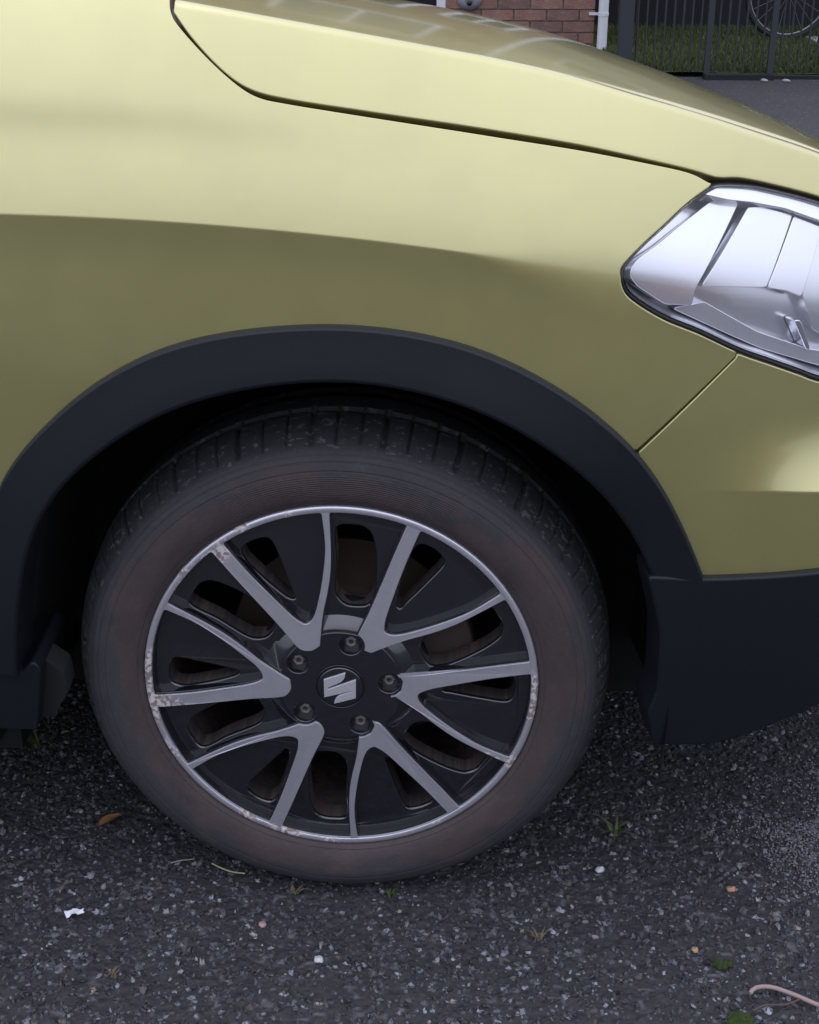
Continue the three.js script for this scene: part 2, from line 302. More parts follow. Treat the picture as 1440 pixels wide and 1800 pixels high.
{
  const h = group('neighbour_house', null, [0, 0, -14]); tag(h, 'rendered neighbour house beyond the lawn mirrored in the bonnet', 'house');
  mesh('wall', box(14, 6.4, 0.3, 8.4, 3.2, 0), std([0.24, 0.21, 0.19], 0.9), h);
  mesh('roof', (() => { const sH = new THREE.Shape([V2([-0.5, 6.3]), V2([3.2, 8.8]), V2([7, 6.3])]); const g = new THREE.ExtrudeGeometry(sH, { depth: 14.6, bevelEnabled: false }); g.rotateY(Math.PI / 2); g.translate(1.1, 0, 0); return g; })(), std([0.09, 0.075, 0.07], 0.9), h);
  for (const x of [3, 6, 9.5]) for (const y of [1.6, 4.6]) { const w = group('window', h, [x, y, 0.17]); mesh('window_frame', mergeGeometries([box(1.3, 0.07, 0.06, 0, 0.5, 0), box(1.3, 0.07, 0.06, 0, -0.5, 0), box(0.07, 0.93, 0.06, -0.615, 0, 0), box(0.07, 0.93, 0.06, 0.615, 0, 0)]), M.white, w); mesh('window_pane', box(1.16, 0.93, 0.02, 0, 0, -0.01), phys([0.03, 0.03, 0.035], 0.05), w); }
}
// the far side of the street, behind the viewer, mirrored in paint and lamp
{
  const h = group('opposite_house', null, [0, 0, 21]); tag(h, 'brick terraced house across the street mirrored in the headlight', 'house');
  mesh('wall', box(22, 4.2, 0.3, 4, 2.1, 0), std([0.27, 0.13, 0.10], 0.9), h);
  mesh('roof', (() => { const s = new THREE.Shape([V2([-0.4, 4.15]), V2([3.4, 6.2]), V2([7.2, 4.15])]); const g = new THREE.ExtrudeGeometry(s, { depth: 22.6, bevelEnabled: false }); g.rotateY(-Math.PI / 2); g.translate(15.3, 0, 0); return g; })(), std([0.09, 0.075, 0.07], 0.9), h);
  for (const x of [-4, -1, 2.5, 6, 9.5]) for (const y of [1.5, 3.2]) { const w = group('window', h, [x, y, -0.17]); mesh('window_frame', mergeGeometries([box(1.3, 0.07, 0.06, 0, 0.5, 0), box(1.3, 0.07, 0.06, 0, -0.5, 0), box(0.07, 0.93, 0.06, -0.615, 0, 0), box(0.07, 0.93, 0.06, 0.615, 0, 0)]), M.white, w); mesh('window_pane', box(1.16, 0.93, 0.02, 0, 0, 0.01), phys([0.03, 0.03, 0.035], 0.05), w); }
  const leaf = new THREE.BufferGeometry(); leaf.setAttribute('position', new THREE.Float32BufferAttribute([0, 0, 0, 0.05, 0.05, 0.01, 0, 0.12, 0, -0.05, 0.05, 0.01], 3)); leaf.setIndex([0, 1, 2, 0, 2, 3]); leaf.computeVertexNormals();
  const r = rng(77), lm = phys([0.05, 0.075, 0.022], 0.7, 0, { transmission: 0.25, thickness: 0 });
  for (const [x, z, ht, lb] of [[-2.2, 13.2, 4.2, 'taller leafy street tree mirrored in the headlight glass'], [5.8, 14.8, 3.6, 'shorter leafy street tree mirrored in the headlight glass']]) {
    const t = group('street_tree', null, [x, 0, z]); tag(t, lb, 'tree', 'street trees across the road');
    const bk = std([0.06, 0.05, 0.04], 0.95);
    const parts = [bar([0, 0, 0], [0.05, ht * 0.45, 0], 0.12, 0.08)]; for (let k = 0; k < 7; k++) { const a = k * 0.9; parts.push(bar([0.04, ht * (0.3 + 0.03 * k), 0], [Math.cos(a) * ht * 0.22, ht * (0.55 + 0.05 * k), Math.sin(a) * ht * 0.22], 0.05, 0.015, 6)); }
    mesh('trunk', mergeGeometries(parts), bk, t);
    const n = 5200, lv = [], m4 = new THREE.Matrix4(), q = new THREE.Quaternion();
    const cl = []; for (let k = 0; k < 26; k++) cl.push([(r() - 0.5) * ht * 0.55, ht * (0.42 + 0.5 * r()), (r() - 0.5) * ht * 0.55, 0.35 + 0.4 * r()]);
    for (let i = 0; i < n; i++) { const c = cl[i % 26]; const v = new THREE.Vector3(r() - 0.5, r() - 0.5, r() - 0.5).normalize().multiplyScalar(c[3] * Math.cbrt(r())); q.setFromEuler(new THREE.Euler(r() * 6, r() * 6, r() * 6)); const s = 0.9 + 0.8 * r(); m4.compose(v.add(new THREE.Vector3(c[0], c[1], c[2])), q, new THREE.Vector3(s, s, s)); lv.push(leaf.clone().applyMatrix4(m4)); }
    mesh('crown', mergeGeometries(lv), lm, t);
  }
}

// ---------------------------------------------------------------- car body surface: z = S(x, y), x forward, y up, z outward
const T = (x) => 0.03 - 0.4 * Math.max(0, x - 0.15) ** 2 - 3 * Math.max(0, x - 0.5) ** 3;
const CC = [0.07312009, -0.00153222, -0.13651705, -0.09748394, 0.83169746];
const C = (x0) => { const x = Math.max(-0.9, x0); return (((CC[0] * x + CC[1]) * x + CC[2]) * x + CC[3]) * x + CC[4]; };
const FOLD = 0.566;
function theta(x, y) {
  const d = y - C(x), w = 0.0025 + 0.055 * sst(0.12, 0.30, x);
  const up = 21 + clamp(d, 0, 0.2) * 120 - 11 * Math.exp(-(((d - 0.088) / 0.02) ** 2)) * sst(0.15, -0.25, x);
  const lo = -2 + 6 * sst(0, -0.06, d) - 5 * sst(-0.10, -0.2, d) - 6 * sst(0.5, 0.25, y);
  let t = lo + (up - lo) * sst(-w, w * 0.6, d);
  const yy = y - FOLD, A = 40 * sst(0.36, 0.56, x);
  t += A * (yy < 0 ? sst(-0.004, 0, yy) : 1 - sst(0, 0.085, yy));
  return t * Math.PI / 180;
}
const NX = 347, NY = 560, X0 = -1.7, X1 = 0.9, Y0 = 0.1, Y1 = 1.2, DX = (X1 - X0) / NX, DY = (Y1 - Y0) / NY;
const G = new Float32Array((NX + 1) * (NY + 1));
for (let i = 0; i <= NX; i++) {
  const x = X0 + i * DX; let z = 0, prev = Math.tan(theta(x, Y0)); const col = [0];
  for (let j = 1; j <= NY; j++) { const t = Math.tan(theta(x, Y0 + j * DY)); z -= (t + prev) / 2 * DY; prev = t; col.push(z); }
  const f = (C(x) - Y0) / DY, k = Math.floor(f), zc = lerp(col[k], col[k + 1], f - k);
  for (let j = 0; j <= NY; j++) G[i * (NY + 1) + j] = col[j] - zc + T(x);
}
function S(x, y) {
  const fx = clamp((x - X0) / DX, 0, NX - 1e-6), fy = clamp((y - Y0) / DY, 0, NY - 1e-6), i = fx | 0, j = fy | 0, a = fx - i, b = fy - j, n = NY + 1;
  return G[i * n + j] * (1 - a) * (1 - b) + G[(i + 1) * n + j] * a * (1 - b) + G[i * n + j + 1] * (1 - a) * b + G[(i + 1) * n + j + 1] * a * b;
}
function SN(x, y) { const dx = (S(x + 2 * DX, y) - S(x - 2 * DX, y)) / (4 * DX), dy = -Math.tan(theta(x, y)); return new THREE.Vector3(-dx, -dy, 1).normalize(); }

// a panel cut out of the body surface by an outline in side view, with rolled edges
function clipAxis(poly, ax, lo, hi) {
  let P = poly;
  for (const [lim, sg] of [[lo, 1], [hi, -1]]) {
    const out = [];
    for (let i = 0; i < P.length; i++) { const a = P[i], b = P[(i + 1) % P.length], da = sg * (a[ax] - lim), db = sg * (b[ax] - lim); if (da >= 0) out.push(a); if ((da > 0 && db < 0) || (da < 0 && db > 0)) { const t = da / (da - db); const q = [lerp(a[0], b[0], t), lerp(a[1], b[1], t)]; q[ax] = lim; out.push(q); } }
    P = out; if (P.length < 3) return [];
  }
  return P;
}
function panel(poly, { base = () => 0, off = 0, offN = null, dense = [0], cell = 0.007, hemR = 0.0016, hemD = 0.014, step = 0.004, hemSkip = () => false } = {}) {
  let P = resample(poly, step, true); if (area(P) < 0) P.reverse();
  const E = P.map(([x, y]) => [x, y - base(x)]);
  let ex0 = 1e9, ex1 = -1e9, ey0 = 1e9, ey1 = -1e9; for (const [x, y] of E) { ex0 = Math.min(ex0, x); ex1 = Math.max(ex1, x); ey0 = Math.min(ey0, y); ey1 = Math.max(ey1, y); }
  const xs = []; for (let x = ex0; x < ex1; x += cell) xs.push(x); xs.push(ex1);
  const rs = new Set(); for (let y = ey0; y < ey1; y += cell) { if (!dense.some((d) => Math.abs(y - d) < 0.006)) rs.add(y); } rs.add(ey1); for (const d of dense) if (d > ey0 && d < ey1) for (const k of [-0.006, -0.0045, -0.0032, -0.0022, -0.0014, -0.0007, 0, 0.0007, 0.0014, 0.0022, 0.0032, 0.0045, 0.006]) if (d + k > ey0 && d + k < ey1) rs.add(d + k);
  rs.add(ey0); const ys = [...rs].sort((a, b) => a - b);
  const pos = [], nor = [], uv = [], idx = [];
  const zf = (x, y) => S(x, y) + (typeof off === 'function' ? off(x, y) : off);
  const nf = (x, y) => { if (!offN) return SN(x, y); const h = 0.002, n = SN(x, y), gx = (off(x + h, y) - off(x - h, y)) / (2 * h), gy = (off(x, y + h) - off(x, y - h)) / (2 * h); return new THREE.Vector3(n.x / n.z - gx, n.y / n.z - gy, 1).normalize(); };
  const key = new Map();
  const vert = (x, e) => { const k = Math.round(x * 1e5) * 400000 + Math.round(e * 1e5); let i = key.get(k); if (i === undefined) { const y = e + base(x), n = nf(x, y); i = pos.length / 3; pos.push(x, y, zf(x, y)); nor.push(n.x, n.y, n.z); uv.push(x, y); key.set(k, i); } return i; };
  for (let i = 0; i < xs.length - 1; i++) {
    const colp = clipAxis(E, 0, xs[i], xs[i + 1]); if (colp.length < 3) continue;
    for (let j = 0; j < ys.length - 1; j++) {
      const c = clipAxis(colp, 1, ys[j], ys[j + 1]); if (c.length < 3 || Math.abs(area(c)) < 1e-10) continue;
      const full = Math.abs(Math.abs(area(c)) - (xs[i + 1] - xs[i]) * (ys[j + 1] - ys[j])) < 1e-10;
      if (full) { const a = vert(xs[i], ys[j]), b = vert(xs[i + 1], ys[j]), d = vert(xs[i + 1], ys[j + 1]), e = vert(xs[i], ys[j + 1]); idx.push(a, b, d, a, d, e); }
      else { const cl = c.filter((p, k) => { const q = c[(k + 1) % c.length]; return Math.hypot(p[0] - q[0], p[1] - q[1]) > 1e-6; }); if (cl.length < 3) continue; const tr = THREE.ShapeUtils.triangulateShape(cl.map(V2), []); const id = cl.map((p) => vert(p[0], p[1])); for (const t of tr) idx.push(id[t[0]], id[t[1]], id[t[2]]); }
    }
  }
  // rolled edge
  if (hemD > 0) {
    const n = P.length, rows = 6;
    let startIdx = pos.length / 3;
    for (let i = 0; i <= n; i++) {
      const [x, y] = P[i % n], a = P[(i + n - 1) % n], b = P[(i + 1) % n], N = nf(x, y);
      const t = new THREE.Vector3(b[0] - a[0], b[1] - a[1], zf(b[0], b[1]) - zf(a[0], a[1])).normalize(), o = t.clone().cross(N).normalize();
      const p0 = new THREE.Vector3(x, y, zf(x, y));
      for (let k = 0; k < rows; k++) {
        const al = Math.min(1, k / 4) * Math.PI / 2, p = p0.clone().addScaledVector(o, hemR * Math.sin(al)).addScaledVector(N, -hemR * (1 - Math.cos(al)) - (k === 5 ? hemD : 0));
        const nn = N.clone().multiplyScalar(Math.cos(al)).addScaledVector(o, Math.sin(al));
        pos.push(p.x, p.y, p.z); nor.push(nn.x, nn.y, nn.z); uv.push(p.x, p.y);
      }
    }
    for (let i = 0; i < n; i++) { if (hemSkip(P[i])) continue; for (let k = 0; k < rows - 1; k++) { const a = startIdx + i * rows + k, b = a + rows; idx.push(a, a + 1, b, b, a + 1, b + 1); } }
  }
  return geoFrom(pos, nor, uv, idx);
}

// feature lines in side view, metres
const archOm = [[-0.3970, 0.335], [-0.3955, 0.38], [-0.390, 0.43], [-0.3805, 0.485], [-0.3675, 0.53], [-0.3507, 0.5701], [-0.3197, 0.6097], [-0.2900, 0.6382], [-0.2617, 0.6643], [-0.2346, 0.6843], [-0.2077, 0.7003], [-0.1819, 0.7136], [-0.1566, 0.7233], [-0.1310, 0.7300], [-0.0891, 0.7380], [-0.0435, 0.7425], [-0.0096, 0.7451], [0.0243, 0.7443], [0.0694, 0.7402], [0.1258, 0.7293], [0.1827, 0.7089], [0.2406, 0.6766], [0.2764, 0.6493], [0.3155, 0.6123], [0.3400, 0.5780], [0.3612, 0.5407], [0.3797, 0.5029], [0.3993, 0.4570]];
const archIm = [[-0.3582, 0.3339], [-0.3507, 0.3942], [-0.3352, 0.4632], [-0.3218, 0.5057], [-0.3041, 0.5411], [-0.2793, 0.5726], [-0.2449, 0.6043], [-0.2119, 0.6283], [-0.1748, 0.6508], [-0.1330, 0.6675], [-0.0903, 0.6785], [-0.0441, 0.6863], [0.0130, 0.6900], [0.0698, 0.6837], [0.0971, 0.6775], [0.1428, 0.6644], [0.1803, 0.6478], [0.2225, 0.6207], [0.2574, 0.5925], [0.2842, 0.5638], [0.3059, 0.5323], [0.3233, 0.5074], [0.3392, 0.4663]];
const lampO = [[0.3754, 0.8704], [0.3511, 0.8565], [0.3270, 0.8379], [0.3048, 0.8204], [0.2861, 0.8022], [0.2847, 0.7922], [0.2884, 0.7781], [0.2997, 0.7662], [0.3307, 0.7472], [0.3684, 0.7308], [0.4102, 0.7100], [0.4427, 0.6970], [0.4762, 0.6836], [0.5001, 0.6737], [0.56, 0.656], [0.625, 0.648]];
const lampTop = [[0.3848, 0.8720], [0.4191, 0.8690], [0.4510, 0.8617], [0.4896, 0.8507], [0.56, 0.825], [0.64, 0.785]];
const gapL = [[-0.1617, 1.0351], [-0.1595, 1.0254], [-0.1516, 1.0137], [-0.1214, 0.9860], [-0.0911, 0.9627], [-0.0687, 0.9510], [-0.0397, 0.9450], [0.0356, 0.9337], [0.1556, 0.9163], [0.2456, 0.9026], [0.3210, 0.8877], [0.3540, 0.8797], [0.3719, 0.8713]];
const hoodE = [[-0.1550, 1.0254], [-0.1364, 1.0049], [-0.1077, 0.9792], [-0.0824, 0.9627], [-0.0535, 0.9538], [0.0354, 0.9405], [0.1555, 0.9238], [0.2455, 0.9093], [0.3210, 0.8930], [0.3592, 0.8837], [0.3817, 0.8770], [0.4035, 0.8758], [0.4348, 0.8693], [0.4897, 0.8543], [0.56, 0.830], [0.64, 0.790], [0.80, 0.70]];
const hoodC = [[-0.17, 1.0366], [-0.1481, 1.0332], [-0.0980, 1.0252], [-0.0303, 1.0141], [0.0328, 1.0037], [0.1002, 0.9924], [0.1546, 0.9830], [0.2308, 0.9676], [0.3013, 0.9486], [0.3731, 0.9278], [0.4258, 0.9113], [0.4911, 0.8901], [0.60, 0.848], [0.70, 0.79], [0.80, 0.715]];
const cladTop = [[0.3392, 0.4663], [0.3980, 0.4610], [0.4622, 0.4648], [0.5171, 0.4708], [0.70, 0.49], [0.88, 0.50]];
// even out the small bumps of the measured arch lines
function fair(pts, passes) { let P = splineOpen(pts, 0.006); for (let k = 0; k < passes; k++) P = P.map((p, i) => i === 0 || i === P.length - 1 ? p : [(P[i - 1][0] + 2 * p[0] + P[i + 1][0]) / 4, (P[i - 1][1] + 2 * p[1] + P[i + 1][1]) / 4]); return P; }
const archO = fair(archOm, 60), archI = fair(archIm, 60);
const sOpen = (p, s = 0.006) => splineOpen(p, s);

const car = group('car'); tag(car, 'olive green metallic car parked on asphalt with scuffed two tone alloy wheel', 'car');
{
  const O = sOpen(archO, 0.004), lamp = sOpen(lampO, 0.003), gl = sOpen(gapL, 0.003);
  const iSeam = O.findIndex((p) => p[0] > 0.3135), Ofender = O.slice(0, iSeam), iTip = lamp.findIndex((p) => p[0] > 0.4085 && p[1] < 0.72);
  const lampL = lamp.slice(0, iTip);           // from the top corner round the tip to the seam
  const wing = [[-0.61, 0.335], ...Ofender, [0.4065, 0.7085], ...lampL.slice().reverse(), ...gl.slice().reverse(), [-0.163, 1.052], [-0.26, 1.075], [-0.40, 1.072], [-0.61, 1.052]];
  mesh('front_wing', panel(wing, { base: C, dense: [0], cell: 0.0065 }), M.paint, car);
  const door = [[-0.616, 0.335], [-1.65, 0.335], [-1.65, 1.02], [-0.616, 1.050]];
  mesh('front_door', panel(door, { base: C, dense: [0], cell: 0.02 }), M.paint, car);
  const Ob = O.slice(iSeam), lampB = lamp.slice(iTip);
  const ct = cladTop.slice(1).map(([x, y]) => [x, y + 0.0015]);
  const bump = [[0.3165, 0.6095], ...Ob.slice(1), ...ct, [0.88, 0.62], [0.70, 0.640], [0.63, 0.6465], ...lampB.slice().reverse().map(([x, y]) => [x, y - 0.0008]), [0.4105, 0.7065]];
  mesh('front_bumper', panel(bump, { dense: [FOLD], cell: 0.0065 }), M.paint, car);
  // black lower cladding
  const cl = [...sOpen(cladTop, 0.006), [0.88, 0.36], [0.70, 0.335], ...sOpen([[0.60, 0.318], [0.5417, 0.3018], [0.5108, 0.2848], [0.4665, 0.2599], [0.4233, 0.2432], [0.3624, 0.2428]], 0.006), ...sOpen([[0.3530, 0.287], [0.3600, 0.3178], [0.3596, 0.3501], [0.3570, 0.3943], [0.3489, 0.4305]], 0.006)];
  mesh('bumper_cladding', panel(cl, { off: 0.010, dense: [], cell: 0.008, hemR: 0.0035, hemD: 0.05 }), M.plastic, car);
  // sill trim behind the wheel
  const sill = [[-1.65, 0.330], [-0.3816, 0.3293], [-0.3562, 0.3300], [-0.3420, 0.3455], [-0.3365, 0.3370], [-0.3430, 0.3000], [-0.3530, 0.2518], [-1.65, 0.2502]];
  mesh('sill_trim', panel(sill, { off: 0.010, dense: [], cell: 0.008, hemR: 0.0025, hemD: 0.10 }), M.plastic, car);
  mesh('mud_flap', panel([[-0.3365, 0.3370], [-0.3181, 0.3199], [-0.3168, 0.2913], [-0.3400, 0.2540], [-0.356, 0.2540], [-0.350, 0.30]], { off: -0.012, dense: [], cell: 0.008, hemR: 0.002, hemD: 0.03 }), M.liner, car);
}
// wheel arch trim
{
  const n = 200, cO = new THREE.SplineCurve(archO.map(V2)).getSpacedPoints(n), cI = new THREE.SplineCurve(archI.map(V2)).getSpacedPoints(n);
  const rows = [[0, -0.006], [0.0, 0.0030], [0.012, 0.0072], [0.040, 0.0102], [0.060, 0.0108], [0.075, 0.0106], [0.3, 0.0112], [0.6, 0.0122], [0.9, 0.0130], [0.96, 0.0122], [0.99, 0.0095], [1.0, 0.006], [1.0, -0.012], [0.995, -0.05]];
  const g = grid(n, rows.length - 1, (i, j) => { const a = cO[i], b = cI[i], [s, h] = rows[j]; const x = lerp(a.x, b.x, s), y = lerp(a.y, b.y, s); return [x, y, S(a.x, a.y) + h + 0.008 * s * sst(0.4, 0.3, a.x), x, y]; });
  mesh('wheel_arch_trim', g, M.plastic, car);
  // liner inside the arch
  const ext = [[-0.372, 0.262], [-0.366, 0.29], ...archI.map(([x, y]) => [x + 0.004 * Math.sign(x), y + 0.006]), [0.362, 0.40], [0.372, 0.34], [0.372, 0.19]];
  const cL = new THREE.SplineCurve(ext.map(V2)).getSpacedPoints(120);
  const lg = grid(120, 10, (i, j) => { const t = j / 10, a = cL[i], k = 1 + 0.04 * Math.sin(t * 3.1); return [a.x * k, 0.303 + (a.y - 0.303) * k + 0.002 * Math.sin(i * 1.1) * (t > 0.2 ? 1 : 0), 0.02 - 0.34 * t]; });
  mesh('wheel_arch_liner', lg, M.liner, car);
  mesh('inner_wing', mergeGeometries([box(0.86, 0.66, 0.02, 0, 0.43, -0.33), box(0.62, 0.02, 0.3, -0.12, 0.765, -0.18)]), M.liner, car);
  mesh('underbody', mergeGeometries([box(3.2, 0.03, 1.6, -2.0, 0.185, -0.85), box(1.3, 0.03, 1.05, 0.1, 0.185, -0.85), box(0.40, 0.03, 1.1, 0.58, 0.20, -0.86), box(2.0, 0.03, 0.3, -1.4, 0.24, -0.12)]), M.black, car);
  mesh('front_apron', box(0.04, 0.32, 1.1, 0.84, 0.4, -0.85), M.plastic, car);
}
// bonnet
{
  const E = interp(hoodE.map((p) => p[0]), hoodE.map((p) => p[1])), Hc = interp(hoodC.map((p) => p[0]), hoodC.map((p) => p[1]));
  const groove = (x, w) => { const k = sst(0.18, 0.46, x); return -0.0028 * k * Math.exp(-(((w - 0.004 - 0.016 * k) / 0.0045) ** 2)); };
  const aF = interp([-0.3, 0.1, 0.3, 0.43, 0.49, 0.6, 0.8], [0.142, 0.140, 0.122, 0.098, 0.075, 0.02, -0.10]), bK = 0.33;
  const rise = (x, w) => { const a = aF(x), c = 0.38, m = w; return groove(x, m) + (m < c ? a * m - bK * m * m : a * c - bK * c * c + (a - 2 * bK * c) * (m - c)); };
  const xs = []; for (let x = -0.1550; x < 0.10; x += 0.004) xs.push(x); for (let x = 0.10; x <= 0.80; x += 0.008) xs.push(x);
  const pos = [], idx = [], uv = [], ns = 16, nf = 6, nt = 44; let per = 0;
  for (const x of xs) {
    const col = [], yc = Hc(x), ye = Math.min(E(x), yc - 0.004), zc = S(x, yc), fl = Math.min(0.0055, (yc - ye) * 0.45);
    const ze = S(x, ye), th = theta(x, ye), ny = Math.sin(th), nz = Math.cos(th);
    // turned under edge
    col.push([ye - 0.0015 * nz - 0.020 * ny, ze + 0.0015 * ny - 0.020 * nz], [ye - 0.0015 * nz - 0.0016 * ny, ze + 0.0015 * ny - 0.0016 * nz], [ye - 0.0011 * nz - 0.0005 * ny, ze + 0.0011 * ny - 0.0005 * nz]);
    for (let k = 0; k <= ns; k++) { const y = lerp(ye, yc - fl, k / ns); col.push([y, S(x, y)]); }
    const p0 = [yc - fl, S(x, yc - fl)], wl = fl * 1.3, p2 = [yc + rise(x, wl), zc - wl];
    for (let k = 1; k <= nf; k++) { const t = k / nf, u = 1 - t; col.push([u * u * p0[0] + 2 * u * t * yc + t * t * p2[0], u * u * p0[1] + 2 * u * t * zc + t * t * p2[1]]); }
    for (let k = 1; k <= 20; k++) { const w = wl + (0.05 - wl) * k / 20; col.push([yc + rise(x, w), zc - w]); }
    const wEnd = 1.54; for (let k = 1; k <= nt; k++) { const w = 0.05 + (wEnd - 0.05) * Math.pow(k / nt, 1.25); col.push([yc + rise(x, w), zc - w]); }
    per = col.length; for (const [y, z] of col) { pos.push(x, y, z); uv.push(x, y + z); }
  }
  for (let i = 0; i < xs.length - 1; i++) for (let j = 0; j < per - 1; j++) { const a = i * per + j, b = a + per; idx.push(a, b, a + 1, b, b + 1, a + 1); }
  mesh('bonnet', geoFrom(pos, null, uv, idx), M.paint, car);
  // structure under the bonnet gap and the rest of the car beyond the frame
  const gl = gapL.slice(2, -1), under = [];
  mesh('engine_bay_edge', grid(gl.length - 1, 2, (i, j) => { const [x, y] = gl[i]; return [x, y - 0.008 + j * 0.014, S(x, y) - 0.030 - 0.01 * j]; }), M.black, car);
  mesh('far_side_panel', box(2.2, 0.42, 0.03, -0.50, 0.46, -1.64), M.paint, car);
  mesh('front_grille', box(0.03, 0.30, 1.0, 0.80, 0.45, -0.85), M.plastic, car);
  mesh('cowl_panel', grid(4, 12, (i, j) => { const z = -0.12 - 1.44 * j / 12; return [-0.17 - 0.25 * i / 4, 1.0 - 0.11 * Math.max(0, -0.42 - z), z]; }), M.plastic, car);
  mesh('upper_grille', panel([[0.662, 0.640], [0.88, 0.618], [0.88, 0.655], [0.80, 0.695], [0.662, 0.770]], { off: -0.012, dense: [], cell: 0.02 }), M.plastic, car);
  mesh('windscreen', grid(10, 20, (i, j) => { const t = i / 10, s = j / 20 * 2 - 1; return [-0.32 - 0.72 * t, 1.02 + 0.47 * t + 0.02 * Math.sin(t * 3.1) - 0.0 * s * s, -0.85 + s * (0.70 - 0.13 * t)]; }), M.glass, car);
  mesh('roof_pillar', bar([-0.28, 1.045, -0.125], [-1.04, 1.50, -0.27], 0.035, 0.03, 10), M.paint, car);
  mesh('roof_panel', grid(8, 12, (i, j) => { const s = j / 12 * 2 - 1; return [-1.03 - 0.7 * i / 8, 1.50 + 0.035 * (1 - s * s), -0.85 + s * 0.60]; }), M.paint, car);
  mesh('side_window', grid(8, 6, (i, j) => { const t = j / 6, x = lerp(-0.55, -1.65, i / 8), yb = 1.045, yt = Math.min(1.5, 1.045 + (-0.30 - x) * 0.6); return [x, lerp(yb, yt, t), -0.10 - 0.16 * t * (yt - yb) / 0.45]; }), M.glass, car);
  mesh('dashboard', box(0.5, 0.5, 1.3, -0.75, 0.72, -0.85), M.interior, car);
  mesh('cabin_floor', box(1.2, 0.05, 1.4, -1.1, 0.3, -0.85), M.interior, car);
}
// headlight
{
  const lampG = group('headlight', car);
  const inset = (pts, d) => { let P = resample(pts, 0.004, true); if (area(P) < 0) P.reverse(); const n = P.length; return smoothClosed(P.map((p, i) => { const a = P[(i + n - 3) % n], b = P[(i + 3) % n], L = Math.hypot(b[0] - a[0], b[1] - a[1]) || 1; return [p[0] - (b[1] - a[1]) / L * d, p[1] + (b[0] - a[0]) / L * d]; }), 2); };
  const outline = [...sOpen(lampO, 0.004).reverse(), ...sOpen(lampTop, 0.004), [0.655, 0.755], [0.658, 0.70], [0.645, 0.66]];
  const lensP = inset(outline, 0.0032), inner = inset(outline, 0.0058);
  const cxy = [0.44, 0.77];
  const bulge = (x, y) => 0.0015 + 0.004 * Math.exp(-(((x - cxy[0]) / 0.14) ** 2) - (((y - cxy[1]) / 0.07) ** 2));
  mesh('lens', panel(lensP, { base: C, off: bulge, offN: true, dense: [], cell: 0.006, hemR: 0.002, hemD: 0.004 }), M.lens, lampG);
  // seal round the lens
  { const n = lensP.length, A = inset(outline, 0.0005), B = lensP, Cc = inner; const loop = (L, i, z) => { const p = L[Math.round(i / n * L.length) % L.length]; return [p[0], p[1], S(p[0], p[1]) + z]; };
    mesh('lamp_seal', grid(n, 4, (i, j) => [() => loop(A, i, -0.016), () => loop(A, i, -0.007), () => loop(B, i, -0.0035), () => loop(B, i, -0.006), () => loop(Cc, i, -0.012)][j]()), M.rubberSeal, lampG); }
  // bowl and chrome panels behind the lens
  mesh('reflector_bowl', panel(inset(outline, 0.005), { base: C, off: -0.050, dense: [], cell: 0.012, hemD: 0 }), M.lampSilver, lampG);
  mesh('reflector_wall', (() => { const L = inset(outline, 0.0055), n = L.length; return grid(n, 1, (i, j) => { const p = L[i % n]; return [p[0], p[1], S(p[0], p[1]) - (j ? 0.052 : 0.008)]; }); })(), M.lampSilver, lampG);
  const facet = (poly, d0, d1, m, name, cell = 0.008) => mesh(name, panel(poly, { base: C, off: (x, y) => -d0 - d1 * (0.80 - y), offN: true, dense: [], cell, hemR: 0.0008, hemD: 0.018 }), m, lampG);
  facet([[0.4070, 0.8480], [0.395, 0.8535], [0.378, 0.850], [0.3511, 0.8330], [0.3270, 0.8160], [0.3048, 0.8020], [0.2985, 0.7935], [0.2995, 0.7850], [0.307, 0.7765], [0.335, 0.7585], [0.3620, 0.7560], [0.3641, 0.7718]], 0.022, 0.0, M.lampSilver, 'outer_reflector');
  facet([[0.4176, 0.8440], [0.4310, 0.8440], [0.4640, 0.8345], [0.4385, 0.7699], [0.3716, 0.7745]], 0.020, 0.05, M.lampSilver, 'middle_reflector');
  facet([[0.4668, 0.8330], [0.4968, 0.8210], [0.4768, 0.7580], [0.4610, 0.7650], [0.4405, 0.7694]], 0.020, 0.05, M.lampSilver, 'inner_reflector');
  facet([[0.372, 0.7690], [0.440, 0.7650], [0.462, 0.7590], [0.476, 0.7500], [0.490, 0.715], [0.4915, 0.7035], [0.434, 0.7270], [0.378, 0.7595]], 0.042, 0.35, M.lampGrey, 'reflector_pocket');
  facet([[0.365, 0.7540], [0.376, 0.7560], [0.434, 0.7225], [0.4925, 0.7000], [0.56, 0.685], [0.56, 0.665], [0.4995, 0.6845], [0.440, 0.7055], [0.405, 0.722], [0.345, 0.7510]], 0.030, 0.0, M.lampSilver, 'lower_bezel');
  facet([[0.500, 0.819], [0.545, 0.805], [0.60, 0.775], [0.60, 0.70], [0.52, 0.705], [0.497, 0.72], [0.481, 0.757]], 0.030, 0.05, M.lampSilver, 'lamp_housing');
  facet([[0.372, 0.8600], [0.3848, 0.8655], [0.4191, 0.8625], [0.4510, 0.8552], [0.4896, 0.8442], [0.56, 0.818], [0.55, 0.809], [0.4930, 0.8300], [0.4550, 0.8435], [0.4200, 0.8510], [0.395, 0.8545]], 0.010, 0.0, M.lampSilver, 'upper_bezel');
  mesh('lamp_fin', panel([[0.4740, 0.7320], [0.4790, 0.7320], [0.4930, 0.7010], [0.4900, 0.7010]], { base: C, off: -0.026, dense: [], cell: 0.01, hemR: 0.001, hemD: 0.02 }), M.chrome, lampG);
}

